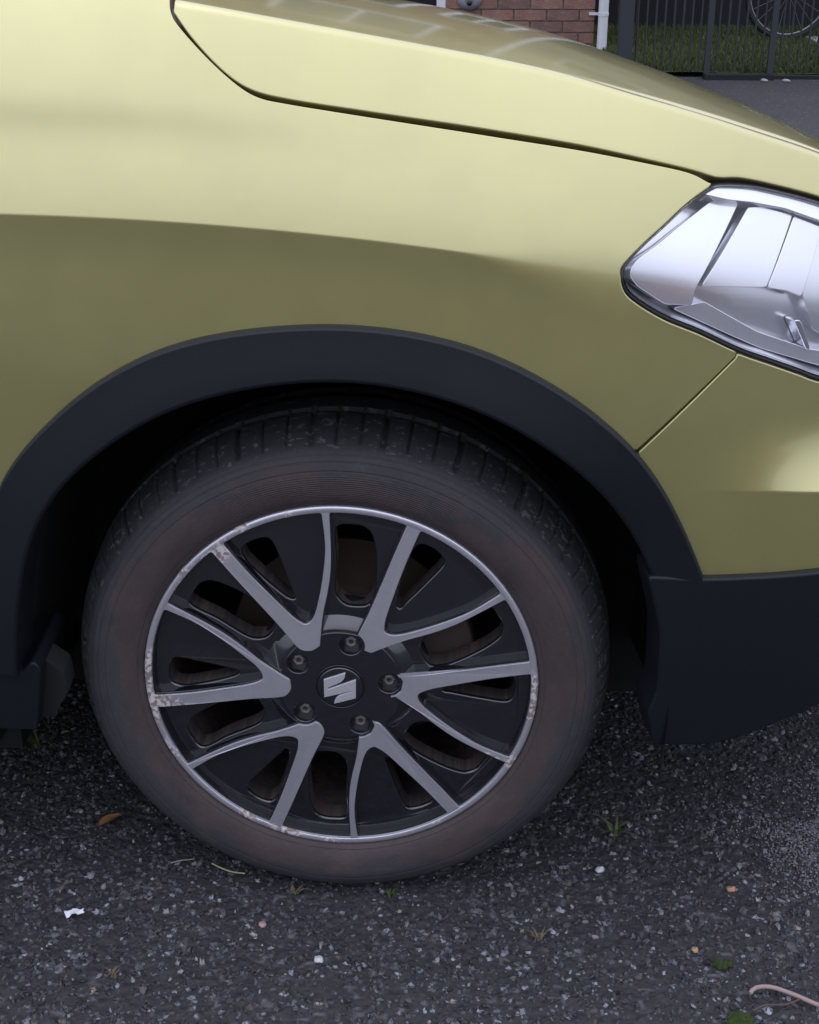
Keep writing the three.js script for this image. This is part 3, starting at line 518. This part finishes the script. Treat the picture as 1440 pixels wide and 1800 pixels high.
// ---------------------------------------------------------------- wheel
{
  const HUB = 0.303, wheel = group('wheel', car, [0, HUB, 0]);
  const pol = (r, a) => [r / 1000 * Math.cos(a * Math.PI / 180), r / 1000 * Math.sin(a * Math.PI / 180)];
  const spl = (pts, closed) => { const c = new THREE.CatmullRomCurve3(pts.map(([r, a]) => { const [x, y] = pol(r, a); return new THREE.Vector3(x, y, 0); }), closed, 'centripetal'); return c.getSpacedPoints(Math.round(c.getLength() / 0.0012)).map((p) => [p.x, p.y]); };
  const Bout = [[58, 112], [64, 109.5], [72, 106.5], [98, 100], [122, 95.5], [145, 93.2], [170, 92.3], [218.6, 92]];
  const Aout = [[218.6, 129.5], [180, 129.8], [150, 130], [100, 130.8], [75, 132.5], [66, 132.6]];
  const vert = [[66, 132.6], [60.5, 129.5], [56.5, 123.5], [58, 112]];
  const Ain = [[218.6, 125.3], [208, 125.2], [175, 124.6], [136, 122.7], [100, 118.8], [89, 115.0]], Bin = [[89, 115.0], [91, 110], [98, 105.7], [117, 100.5], [145, 96.4], [178, 94.2], [218.6, 94.2]];
  const lugs = [77, 149, 221, 293, 5].map((a) => pol(56, a));
  const rot = (pts, k) => pts.map(([r, a]) => [r, a - 60 * k]);
  const straight = (pts) => resample(pts.map(([r, a]) => pol(r, a)), 0.0012);
  const arc = (r, a0, a1) => { const n = Math.max(2, Math.round(Math.abs(a1 - a0) / 0.3)); return Array.from({ length: n + 1 }, (_, i) => pol(r, lerp(a0, a1, i / n))); };
  // central star opening of the machined face
  let star = [];
  for (let k = 0; k < 6; k++) { star.push(...spl(rot(Bout, k)), ...arc(218.6, 92 - 60 * k - 0.3, 69.5 - 60 * k + 0.3), ...spl(rot(Aout, k + 1)), ...straight(rot(vert, k + 1))); }
  star = smoothClosed(resample(star, 0.0012, true), 3);
  star = star.map((p) => { for (const c of lugs) { const d = Math.hypot(p[0] - c[0], p[1] - c[1]), R = 0.0165; if (d < R) return [c[0] + (p[0] - c[0]) / d * R, c[1] + (p[1] - c[1]) / d * R]; } return p; });
  const pockets = []; for (let k = 0; k < 6; k++) pockets.push(smoothClosed(resample([...spl(rot(Ain, k)), ...spl(rot(Bin, k)), ...arc(218.6, 94.2 - 60 * k + 0.3, 125.3 - 60 * k - 0.3)], 0.0012, true), 7));
  const bulgeZ = (g) => { const p = g.attributes.position; for (let i = 0; i < p.count; i++) { const r2 = (p.getX(i) ** 2 + p.getY(i) ** 2) / 0.0484; p.setZ(i, p.getZ(i) + 0.005 * (1 - Math.min(1, r2))); } g.computeVertexNormals(); return g; };
  const planar = (g) => { const p = g.attributes.position, u = new Float32Array(p.count * 2); for (let i = 0; i < p.count; i++) { u[2 * i] = p.getX(i) / 0.46 + 0.5; u[2 * i + 1] = p.getY(i) / 0.46 + 0.5; } g.setAttribute('uv', new THREE.BufferAttribute(u, 2)); return g; };
  const faceShape = (grow) => { const s = new THREE.Shape(arc(221, 0, 359).map(V2)); for (const h of [star, ...pockets]) s.holes.push(new THREE.Path(h.map(V2))); return s; };

  // scuffs on the machined metal where the kerb caught it
  const spots = [[0.212, 128, 7, 1.0], [0.222, 118, 3, 0.8], [0.221, 104, 2, 0.6], [0.222, 176, 9, 1], [0.221, -172, 8, 1], [0.205, -172, 4, 0.9], [0.190, -171, 4, 0.7], [0.224, -155, 8, 0.6], [0.222, 0, 7, 1], [0.222, -8, 4, 0.9], [0.223, -27, 3, 0.8], [0.200, -28, 2.5, 0.8], [0.223, -122, 5, 0.8], [0.223, -108, 7, 0.9], [0.223, -95, 5, 0.7], [0.224, -60, 4, 0.5], [0.222, 140, 5, 0.6]];
  const scuff = (u, v) => {
    const x = (u - 0.5) * 0.46, y = (v - 0.5) * 0.46, r = Math.hypot(x, y), a = Math.atan2(y, x) * 180 / Math.PI; let k = 0;
    for (const [sr, sa, w, s] of spots) { let da = Math.abs(a - sa); if (da > 180) da = 360 - da; const d = (da / w) ** 2 + ((r - sr) / 0.012) ** 2; if (d < 4) k = Math.max(k, s * Math.exp(-d)); }
    if (k < 0.02) return 0; const n = 0.5 * fbm(a * 0.9, r * 900, 101, 4) + 0.5 * fbm(u * 120, v * 120, 103, 3); return sst(0.32, 0.52, k * 0.75 + (n - 0.5) * 0.9 * Math.min(1, k * 3));
  };
  const mMap = tex(1024, 1024, (u, v, o) => {
    const x = u - 0.5, y = v - 0.5, r = Math.hypot(x, y); const line = vnoise(r * 900, 0.5, 7) * 0.06, s = scuff(u, v), g = fbm(u * 60, v * 60, 107, 3), b = fbm(u * 130, v * 130, 111, 3);
    let c = [0.67 + line + 0.04 * (g - 0.5), 0.66 + line + 0.04 * (g - 0.5), 0.72 + line + 0.04 * (g - 0.5)];
    const t = sst(0.42, 0.6, b), w = [lerp(0.62, 0.20, t), lerp(0.58, 0.13, t), lerp(0.56, 0.11, t)];
    for (let i = 0; i < 3; i++) o[i] = g2s(lerp(c[i], w[i], s * 0.85));
  }, true);
  const mRgh = tex(1024, 1024, (u, v, o) => { const s = scuff(u, v); o[0] = 0; o[1] = 0.28 + 0.45 * s + 0.10 * fbm(u * 50, v * 50, 117, 3); o[2] = 0.72 * (1 - 0.8 * s); }, false);
  const mBmp = tex(1024, 1024, (u, v, o) => { const s = scuff(u, v); o[0] = o[1] = o[2] = 0.5 - 0.4 * s * fbm(u * 160, v * 160, 121, 3); }, false);
  const machined = new THREE.MeshPhysicalMaterial({ map: mMap, roughnessMap: mRgh, metalnessMap: mRgh, roughness: 1, metalness: 1, bumpMap: mBmp, bumpScale: 0.0012, side: THREE.DoubleSide, clearcoat: 0.4, clearcoatRoughness: 0.15 });
  const dusty = tex(512, 512, (u, v, o) => { const n = fbm(u * 30, v * 30, 131, 5, 30), m = fbm(u * 6, v * 6, 137, 3, 6); const k = sst(0.35, 0.75, n * 0.6 + m * 0.4); o[0] = g2s(lerp(0.030, 0.075, k)); o[1] = g2s(lerp(0.024, 0.052, k)); o[2] = g2s(lerp(0.024, 0.044, k)); }, true, 6, 6);
  const brakeDust = new THREE.MeshStandardMaterial({ map: dusty, roughness: 0.75, side: THREE.DoubleSide });

  const fg = new THREE.ExtrudeGeometry(faceShape(), { depth: 0.0014, bevelEnabled: true, bevelThickness: 0.0007, bevelSize: 0.0007, bevelOffset: -0.0007, bevelSegments: 2, curveSegments: 4 }); fg.translate(0, 0, -0.0021);
  mesh('machined_face', planar(bulgeZ(fg)), machined, wheel);
  const sg = new THREE.ExtrudeGeometry(faceShape(), { depth: 0.016, bevelEnabled: true, bevelThickness: 0.001, bevelSize: 0.0012, bevelOffset: 0.0006, bevelSegments: 2, curveSegments: 4 }); sg.translate(0, 0, -0.0204);
  mesh('spoke_body', planar(bulgeZ(sg)), M.alloyBlack, wheel);
  // dark pocket plate with openings
  const win = [[196, 90.2], [199, 86], [198.5, 82], [192, 79], [181, 77.2], [164, 75.2], [124, 71.4], [106, 72.6], [101, 79], [101.5, 86], [111, 91], [121.4, 91.9], [157.5, 90.7]];
  const slot = [[198, 122.6], [200.5, 118.5], [197, 113.6], [192, 112.7], [161.5, 113.0], [129.4, 114.3], [118, 115.0], [121, 117.6], [137.1, 120.6], [164.5, 123.2], [186, 124.0]];
  const ps = new THREE.Shape(arc(219, 0, 359).map(V2));
  for (let k = 0; k < 6; k++) { ps.holes.push(new THREE.Path(smoothClosed(spl(rot(win, k), true), 4).map(V2))); ps.holes.push(new THREE.Path(smoothClosed(spl(rot(slot, k), true), 2).map(V2))); }
  const pg = new THREE.ExtrudeGeometry(ps, { depth: 0.002, bevelEnabled: true, bevelThickness: 0.0026, bevelSize: 0.0026, bevelOffset: -0.0026, bevelSegments: 4 }); pg.translate(0, 0, -0.0171);
  mesh('rim_centre', planar(bulgeZ(pg)), M.alloyBlack, wheel);
  const pb = new THREE.ExtrudeGeometry(ps, { depth: 0.022, bevelEnabled: false }); pb.translate(0, 0, -0.0395);
  mesh('rim_opening_walls', planar(bulgeZ(pb)), brakeDust, wheel);
  const lathe = (pts, seg = 128) => { const g = new THREE.LatheGeometry(pts.map(V2), seg); g.rotateX(Math.PI / 2); return g; };
  // ring lip, barrel
  mesh('rim_lip', planar(lathe([[0.2183, -0.006], [0.2186, -0.0004], [0.2194, 0.0006], [0.2225, 0.0009], [0.2252, 0.0004], [0.2264, -0.0012], [0.2269, -0.0035], [0.2266, -0.0075], [0.224, -0.010]], 200)), machined, wheel);
  mesh('rim_barrel', lathe([[0.2192, -0.008], [0.214, -0.030], [0.205, -0.042], [0.201, -0.07], [0.199, -0.19], [0.215, -0.2]], 128), brakeDust, wheel);
  // hub with lug holes
  const hs = new THREE.Shape(arc(70, 0, 359).map(V2)); for (const c of lugs) hs.holes.push(new THREE.Path(Array.from({ length: 40 }, (_, i) => new THREE.Vector2(c[0] + 0.0134 * Math.cos(i * Math.PI / 20), c[1] + 0.0134 * Math.sin(i * Math.PI / 20)))));
  const hg = new THREE.ExtrudeGeometry(hs, { depth: 0.02, bevelEnabled: true, bevelThickness: 0.0016, bevelSize: 0.0014, bevelOffset: -0.0004, bevelSegments: 4 }); hg.translate(0, 0, -0.0235);
  mesh('hub', bulgeZ(hg), M.alloyBlack, wheel);
  mesh('hub_shoulder', lathe([[0.0690, 0.0012], [0.0725, 0.0006], [0.0755, -0.0008], [0.080, -0.0036], [0.088, -0.0092], [0.096, -0.0152], [0.1005, -0.0200], [0.104, -0.028]], 96), M.alloyBlack, wheel);
  mesh('hub_back', lathe([[0, -0.0235], [0.098, -0.0235]], 64), M.alloyBlack, wheel);
  const nutM = std([0.27, 0.24, 0.235], 0.5, 0.5), ng = (() => { const a = lathe([[0.0, -0.004], [0.0032, -0.004], [0.0034, 0.0045], [0.0056, 0.0050], [0.0072, 0.0038], [0.0082, 0.001], [0.0084, -0.013]], 6).toNonIndexed(); a.computeVertexNormals(); const b = lathe([[0.0062, -0.0065], [0.0105, -0.0070], [0.0112, -0.010], [0.0112, -0.014]], 24).toNonIndexed(); return mergeGeometries([a, b]); })();
  for (let i = 0; i < 5; i++) { const m = mesh('lug_nut', ng, nutM, wheel); m.position.set(lugs[i][0], lugs[i][1], -0.0095); m.rotation.z = i * 0.7; }
  mesh('centre_cap', lathe([[0, 0.0062], [0.020, 0.0061], [0.0248, 0.0056], [0.0262, 0.0046], [0.0264, 0.0020], [0.0270, 0.0018], [0.0275, 0.004], [0.0282, 0.0046], [0.0290, 0.0040]], 64), M.alloyBlack, wheel);
  const em = [[525, 795], [735, 725], [728, 765], [712, 795], [685, 817], [560, 872], [560, 889], [835, 790], [830, 970], [620, 1028], [626, 1000], [642, 970], [672, 945], [788, 908], [783, 901], [525, 967]].map(([x, y]) => [(x - 680) * 0.000118, -(y - 878) * 0.000137]);
  const eg = new THREE.ExtrudeGeometry(new THREE.Shape(em.map(V2)), { depth: 0.0014, bevelEnabled: true, bevelThickness: 0.0005, bevelSize: 0.0005, bevelOffset: -0.0003, bevelSegments: 2 }); eg.translate(0, 0, 0.0060);
  mesh('cap_emblem', eg, M.emblem, wheel);
  mesh('brake_disc', lathe([[0.045, -0.085], [0.08, -0.085], [0.0815, -0.098], [0.138, -0.098], [0.139, -0.100], [0.139, -0.120], [0.08, -0.12]], 96), std([0.10, 0.07, 0.055], 0.55, 0.5), wheel);
  const cal = new THREE.Shape([...arc(150, -25, 28), ...arc(92, 28, -25)].map(V2)); const cg = new THREE.ExtrudeGeometry(cal, { depth: 0.035, bevelEnabled: true, bevelThickness: 0.006, bevelSize: 0.005, bevelSegments: 3 }); cg.translate(0, 0, -0.094);
  mesh('brake_caliper', cg, std([0.075, 0.055, 0.045], 0.75), wheel);
  mesh('hub_carrier', mergeGeometries([(() => { const g = new THREE.CylinderGeometry(0.06, 0.07, 0.14, 24); g.rotateX(Math.PI / 2); g.translate(0, 0, -0.19); return g; })(), bar([0, 0.06, -0.2], [-0.05, 0.42, -0.26], 0.03), bar([0, -0.06, -0.2], [0, -0.09, -0.6], 0.025)]), M.liner, wheel);

  // tyre
  const prof = [[0.2215, -0.0095], [0.2265, -0.0035], [0.2300, 0.0008], [0.2350, 0.0045], [0.2420, 0.0072], [0.2500, 0.0088], [0.2580, 0.0092], [0.2660, 0.0085], [0.2740, 0.0066], [0.2805, 0.0040], [0.2860, 0.0008], [0.2862, -0.0004], [0.2905, -0.0035], [0.2950, -0.0075], [0.2990, -0.0120], [0.3025, -0.0170], [0.3060, -0.0235], [0.3090, -0.0310], [0.3115, -0.040], [0.3135, -0.051], [0.3148, -0.062], [0.3160, -0.078], [0.3166, -0.095]];
  const fine = []; { const c = new THREE.SplineCurve(prof.map(V2)); for (const p of c.getSpacedPoints(92)) fine.push([p.x, p.y]); for (let i = fine.length - 2; i >= 0; i -= 4) fine.push([fine[i][0], -0.19 - fine[i][1]]); }
  const nA = 70 * 14, rt = rng(3), jit = Array.from({ length: 77 }, () => (rt() - 0.5) * 1.2);
  const len = [0]; for (let i = 1; i < fine.length; i++) len.push(len[i - 1] + Math.hypot(fine[i][0] - fine[i - 1][0], fine[i][1] - fine[i - 1][1]));
  const tg = grid(nA, fine.length - 1, (i, j) => {
    let [r, z] = fine[j]; r -= 0.0016 * sst(0.285, 0.300, r); const a = i / nA * Math.PI * 2, cell = Math.floor(i / 14) % 70, f = i % 14;
    if (r > 0.2905 && z < 0) {
      const sl = Math.abs(f - Math.round(7 + 1.8 * jit[cell])); if (sl < (cell % 3 ? 1 : 2) && z > -0.075) r -= 0.0062 * sst(0.2925, 0.302, r) * (0.75 + 0.4 * jit[cell]);
      for (const gz of [-0.066, -0.124]) if (Math.abs(z - gz) < 0.005) r -= 0.007;
      r += 0.0006 * (fbm(i * 0.16, z * 300, 151, 3) - 0.5);
    }
    let x = r * Math.cos(a), y = r * Math.sin(a);
    const fl = -HUB + 0.0012, sag = sst(-0.20, -0.32, y) * Math.exp(-((x / 0.12) ** 2));
    z += 0.006 * sag * sst(0.305, 0.26, r) * sst(0.225, 0.245, r); if (y < fl) y = fl;
    return [x, y, z, a * 0.27 / 0.5, len[j] / 0.5];
  }, true);
  const U = 2 * Math.PI * 0.27 / 0.5;
  const tyreC = tex(2048, 512, (u, v, o) => {      // u wraps once round the tyre over U, v is distance from the bead / 0.5 m
    const s = v * 0.25, a = u * 360;                // metres from the bead
    const n = fbm(u * 60, v * 16, 161, 5, 60), m = fbm(u * 14, v * 4, 167, 4, 14), g = fbm(u * 400, v * 90, 171, 2, 400);
    const mud = sst(0.35, 0.6, 1.12 - s / 0.085 + 0.9 * (m - 0.5) + 0.5 * (n - 0.5));     // dried mud film, thickest by the bead
    const grit = sst(0.62, 0.75, g) * 0.5;
    const k = (0.040 + 0.018 * n + 0.010 * (m - 0.5)) * (1 - 0.45 * sst(0.072, 0.092, s + 0.012 * (n - 0.5)));
    const base = [k * 0.96, k * 0.96, k * 1.08], film = [0.069, 0.047, 0.045];
    for (let i = 0; i < 3; i++) { let c = lerp(base[i], film[i] * (0.75 + 0.5 * n), 0.75 * mud); c += grit * 0.012; if (s > 0.082) c += 0.07 * sst(0.64, 0.78, fbm(u * 300, v * 70, 181, 3, 300)); o[i] = g2s(c); }
  }, true);
  tyreC.repeat.set(1 / U, 2); 
  const tyreB = tex(2048, 512, (u, v, o) => {
    const s = v * 0.25, a = u * 360; let k = 0.5 + 0.1 * (fbm(u * 500, v * 120, 191, 3, 500) - 0.5);
    if (s > 0.012 && s < 0.052) { k += 0.10 * Math.sin(s * 2600) * (((a > 60 && a < 118) ) ? 1 : 0.03); if (((a * 0.45) % 2.3) < 0.6 && a > 66 && a < 116 && s > 0.020) k -= 0.12; }
    for (const q of [0.008, 0.018, 0.056, 0.066]) if (Math.abs(s - q) < 0.0007) k += 0.22;
    o[0] = o[1] = o[2] = k;
  }, false);
  tyreB.repeat.set(1 / U, 2);
  mesh('tyre', tg, new THREE.MeshStandardMaterial({ map: tyreC, bumpMap: tyreB, bumpScale: 0.0028, roughness: 0.72, side: THREE.DoubleSide }), wheel);
}

// ---------------------------------------------------------------- small things on the ground
{
  const r = rng(91);
  const onG = (x, z, h = 0.003) => [x, groundY(x, z) + h, z];
  // dead leaf
  const lg = grid(12, 6, (i, j) => { const t = i / 12, w = 0.0065 * Math.sin(Math.PI * Math.pow(t, 0.8)) + 0.0004, s = j / 3 - 1; return [(t - 0.5) * 0.036, 0.003 * s * s + 0.004 * Math.sin(t * 3) + 0.0015, s * w]; });
  const leaf = mesh('dead_leaf', lg, std([0.22, 0.105, 0.035], 0.8)); leaf.position.set(...onG(-0.325, -0.122, 0.004)); leaf.rotation.y = 0.75; tag(leaf, 'small curled orange brown leaf on asphalt behind the wheel', 'leaf');
  // twig
  const tw = group('twig', null, onG(0.471, 0.154, 0.006)); tag(tw, 'bare pinkish brown twig lying on asphalt', 'twig');
  const tube = (pts, rad) => new THREE.TubeGeometry(new THREE.CatmullRomCurve3(pts.map((p) => new THREE.Vector3(...p))), 24, rad, 7);
  const twM = std([0.34, 0.25, 0.23], 0.8);
  mesh('stem', tube([[-0.002, 0.002, 0.002], [0.004, 0.004, -0.004], [0.02, 0.006, -0.005], [0.045, 0.004, 0.003], [0.075, 0.002, 0.018], [0.12, 0.003, 0.03]], 0.0026), twM, tw);
  mesh('side_shoot', tube([[0.055, 0.003, 0.008], [0.035, 0.001, 0.016], [0.012, 0.001, 0.018], [-0.004, 0.002, 0.028]], 0.0012), std([0.10, 0.06, 0.05], 0.8), tw);
  // weeds and grass tufts
  const blade = (x, z, a, L, bend, w) => grid(6, 1, (i, j) => { const t = i / 6, ww = w * (1 - t * 0.9) * (j - 0.5); const d = L * t; return [x + Math.cos(a) * d * (0.35 + bend * t) - Math.sin(a) * ww, L * 0.75 * Math.sin(t * 1.5) * (1 - bend * 0.5 * t), z + Math.sin(a) * d * (0.35 + bend * t) + Math.cos(a) * ww]; });
  const gM = phys([0.11, 0.16, 0.04], 0.7, 0, { transmission: 0.25, thickness: 0 }), dM = std([0.13, 0.105, 0.06], 0.9);
  const weed = (pos, n, L, m, lb) => { const gs = []; for (let k = 0; k < n; k++) gs.push(blade((r() - 0.5) * 0.008, (r() - 0.5) * 0.008, r() * 6.28, L * (0.6 + 0.7 * r()), 0.3 + 0.6 * r(), 0.0028 + 0.002 * r())); const o = mesh('weed', mergeGeometries(gs), m); o.position.set(...onG(pos[0], pos[1], 0)); tag(o, lb, 'weed'); };
  weed([0.345, -0.128], 11, 0.026, gM, 'small green weed in asphalt between the tyre and the black bumper');
  weed([-0.475, -0.297], 10, 0.034, gM, 'green weed in the dark under the car sill');
  weed([0.055, 0.003], 14, 0.010, std([0.05, 0.075, 0.02], 0.9), 'tiny dark green weed in front of the tyre contact');
  weed([-0.062, 0.002], 9, 0.018, dM, 'dry yellowish weed touching the bottom of the tyre');
  weed([-0.255, 0.15], 8, 0.012, dM, 'dry brown tuft in the open asphalt near a white scrap');
  weed([0.235, 0.07], 9, 0.013, dM, 'dry straw coloured tuft in the asphalt ahead of the wheel');
  const gb = mesh('grass_blade', tube([[-0.02, 0.004, -0.012], [-0.008, 0.006, -0.002], [0.008, 0.004, 0.003], [0.024, 0.002, 0.003]], 0.0010), std([0.40, 0.38, 0.22], 0.8)); gb.position.set(...onG(-0.154, -0.03, 0.002)); tag(gb, 'pale loose grass blade on asphalt below the tyre', 'grass blade');
  const gb2 = mesh('grass_blade', tube([[-0.012, 0.004, 0.004], [0.0, 0.005, 0.0], [0.016, 0.003, -0.006]], 0.0008), std([0.30, 0.28, 0.24], 0.8)); gb2.position.set(...onG(-0.215, -0.045, 0.002)); tag(gb2, 'short grey straw on asphalt beside the dead leaf', 'straw');
  // moss cushions
  const moss = (pos, R, n, lb) => { const gs = []; for (let k = 0; k < n; k++) { const a = r() * 6.28, d = R * Math.sqrt(r()), g = new THREE.IcosahedronGeometry(0.0022 + 0.0025 * r(), 1); const p = g.attributes.position; for (let i = 0; i < p.count; i++) { const q = 0.8 + 0.5 * hash2(Math.round(p.getX(i) * 1e5), Math.round(p.getY(i) * 1e5 + p.getZ(i) * 3e5), k); p.setXYZ(i, p.getX(i) * q, p.getY(i) * q, p.getZ(i) * q); } g.translate(d * Math.cos(a), 0.003 + 0.004 * (1 - d / R) * r(), d * Math.sin(a) * 0.7); gs.push(g); } const o = mesh('moss_clump', mergeGeometries(gs), std([0.030, 0.048, 0.010], 1)); o.position.set(...onG(pos[0], pos[1], 0)); tag(o, lb, 'moss', null, 'thing'); };
  moss([0.452, 0.192], 0.013, 90, 'bright green moss clump beside the twig');
  moss([0.448, 0.108], 0.009, 22, 'dark flat moss clump in open asphalt behind the twig');
  // scraps and single stones
  const scrap = mesh('white_scrap', (() => { const g = grid(6, 4, (i, j) => { const x = (i / 6 - 0.5) * 0.022, z = (j / 4 - 0.5) * 0.010; return [x + 0.002 * hash2(i, j, 5), 0.004 + 0.005 * hash2(i, j, 7), z + 0.003 * hash2(i, j, 9)]; }); return g; })(), std([0.8, 0.8, 0.86], 0.6)); scrap.position.set(...onG(-0.326, 0.057, 0.003)); scrap.rotation.y = 0.4; tag(scrap, 'crumpled white scrap of paper on asphalt', 'litter');
  const peb = (x, z, s, c, lb) => { const g = mergeVertices(new THREE.IcosahedronGeometry(s, 1)); const p = g.attributes.position; for (let i = 0; i < p.count; i++) { const q = 0.8 + 0.45 * r(); p.setXYZ(i, p.getX(i) * q * 1.2, p.getY(i) * q * 0.7, p.getZ(i) * q); } g.computeVertexNormals(); const o = mesh('loose_stone', g, std(c, 0.6)); o.position.set(...onG(x, z, s * 0.5)); o.rotation.y = r() * 3; tag(o, lb, 'stone'); };
  peb(-0.022, 0.119, 0.0050, [0.55, 0.55, 0.58], 'white loose stone on asphalt below the wheel centre');
  peb(0.319, -0.055, 0.0050, [0.52, 0.52, 0.55], 'white loose stone on asphalt near the small green weed');
  peb(0.479, -0.024, 0.0048, [0.40, 0.22, 0.13], 'orange brown loose stone on asphalt below the bumper');
  peb(0.419, 0.083, 0.0040, [0.42, 0.26, 0.16], 'small orange loose stone on asphalt near the dark moss');
  peb(-0.095, 0.062, 0.0045, [0.40, 0.28, 0.27], 'pinkish loose stone on asphalt below the tyre');
  // pale cement grit spilt on the asphalt
  const gg = new THREE.TetrahedronGeometry(1, 0), n = 34000, im = shade(new THREE.InstancedMesh(gg, std([1, 1, 1], 0.9), n)), m4 = new THREE.Matrix4(), q = new THREE.Quaternion(), c = new THREE.Color();
  for (let i = 0; i < n;) {
    const a = r() * 6.283, d = Math.abs((r() + r() + r()) / 1.5 - 1) * 0.34, x = 0.72 + d * Math.cos(a) * 0.85, z = -0.17 + d * Math.sin(a) * 0.95;
    if (fbm(x * 14, z * 14, 13, 3) < 0.42 + 0.9 * Math.max(0, d - 0.10)) { if (r() < 0.9) continue; }
    const s = 0.0007 + 0.0011 * r(); q.setFromEuler(new THREE.Euler(r() * 6, r() * 6, r() * 6)); m4.compose(new THREE.Vector3(x, groundY(x, z) + 0.0008 + 0.0014 * r(), z), q, new THREE.Vector3(s * 1.3, s * 0.7, s * 1.3)); im.setMatrixAt(i, m4);
    const k = 0.12 + 0.16 * r(); c.setRGB(k, k * 0.98, k * 1.07); im.setColorAt(i, c); i++;
  }
  im.name = numbered('cement_grit'); scene.add(im); tag(im, 'pale grey cement grit spilt on asphalt ahead of the wheel', 'grit', null, 'stuff');
}

renderer.render(scene, camera);
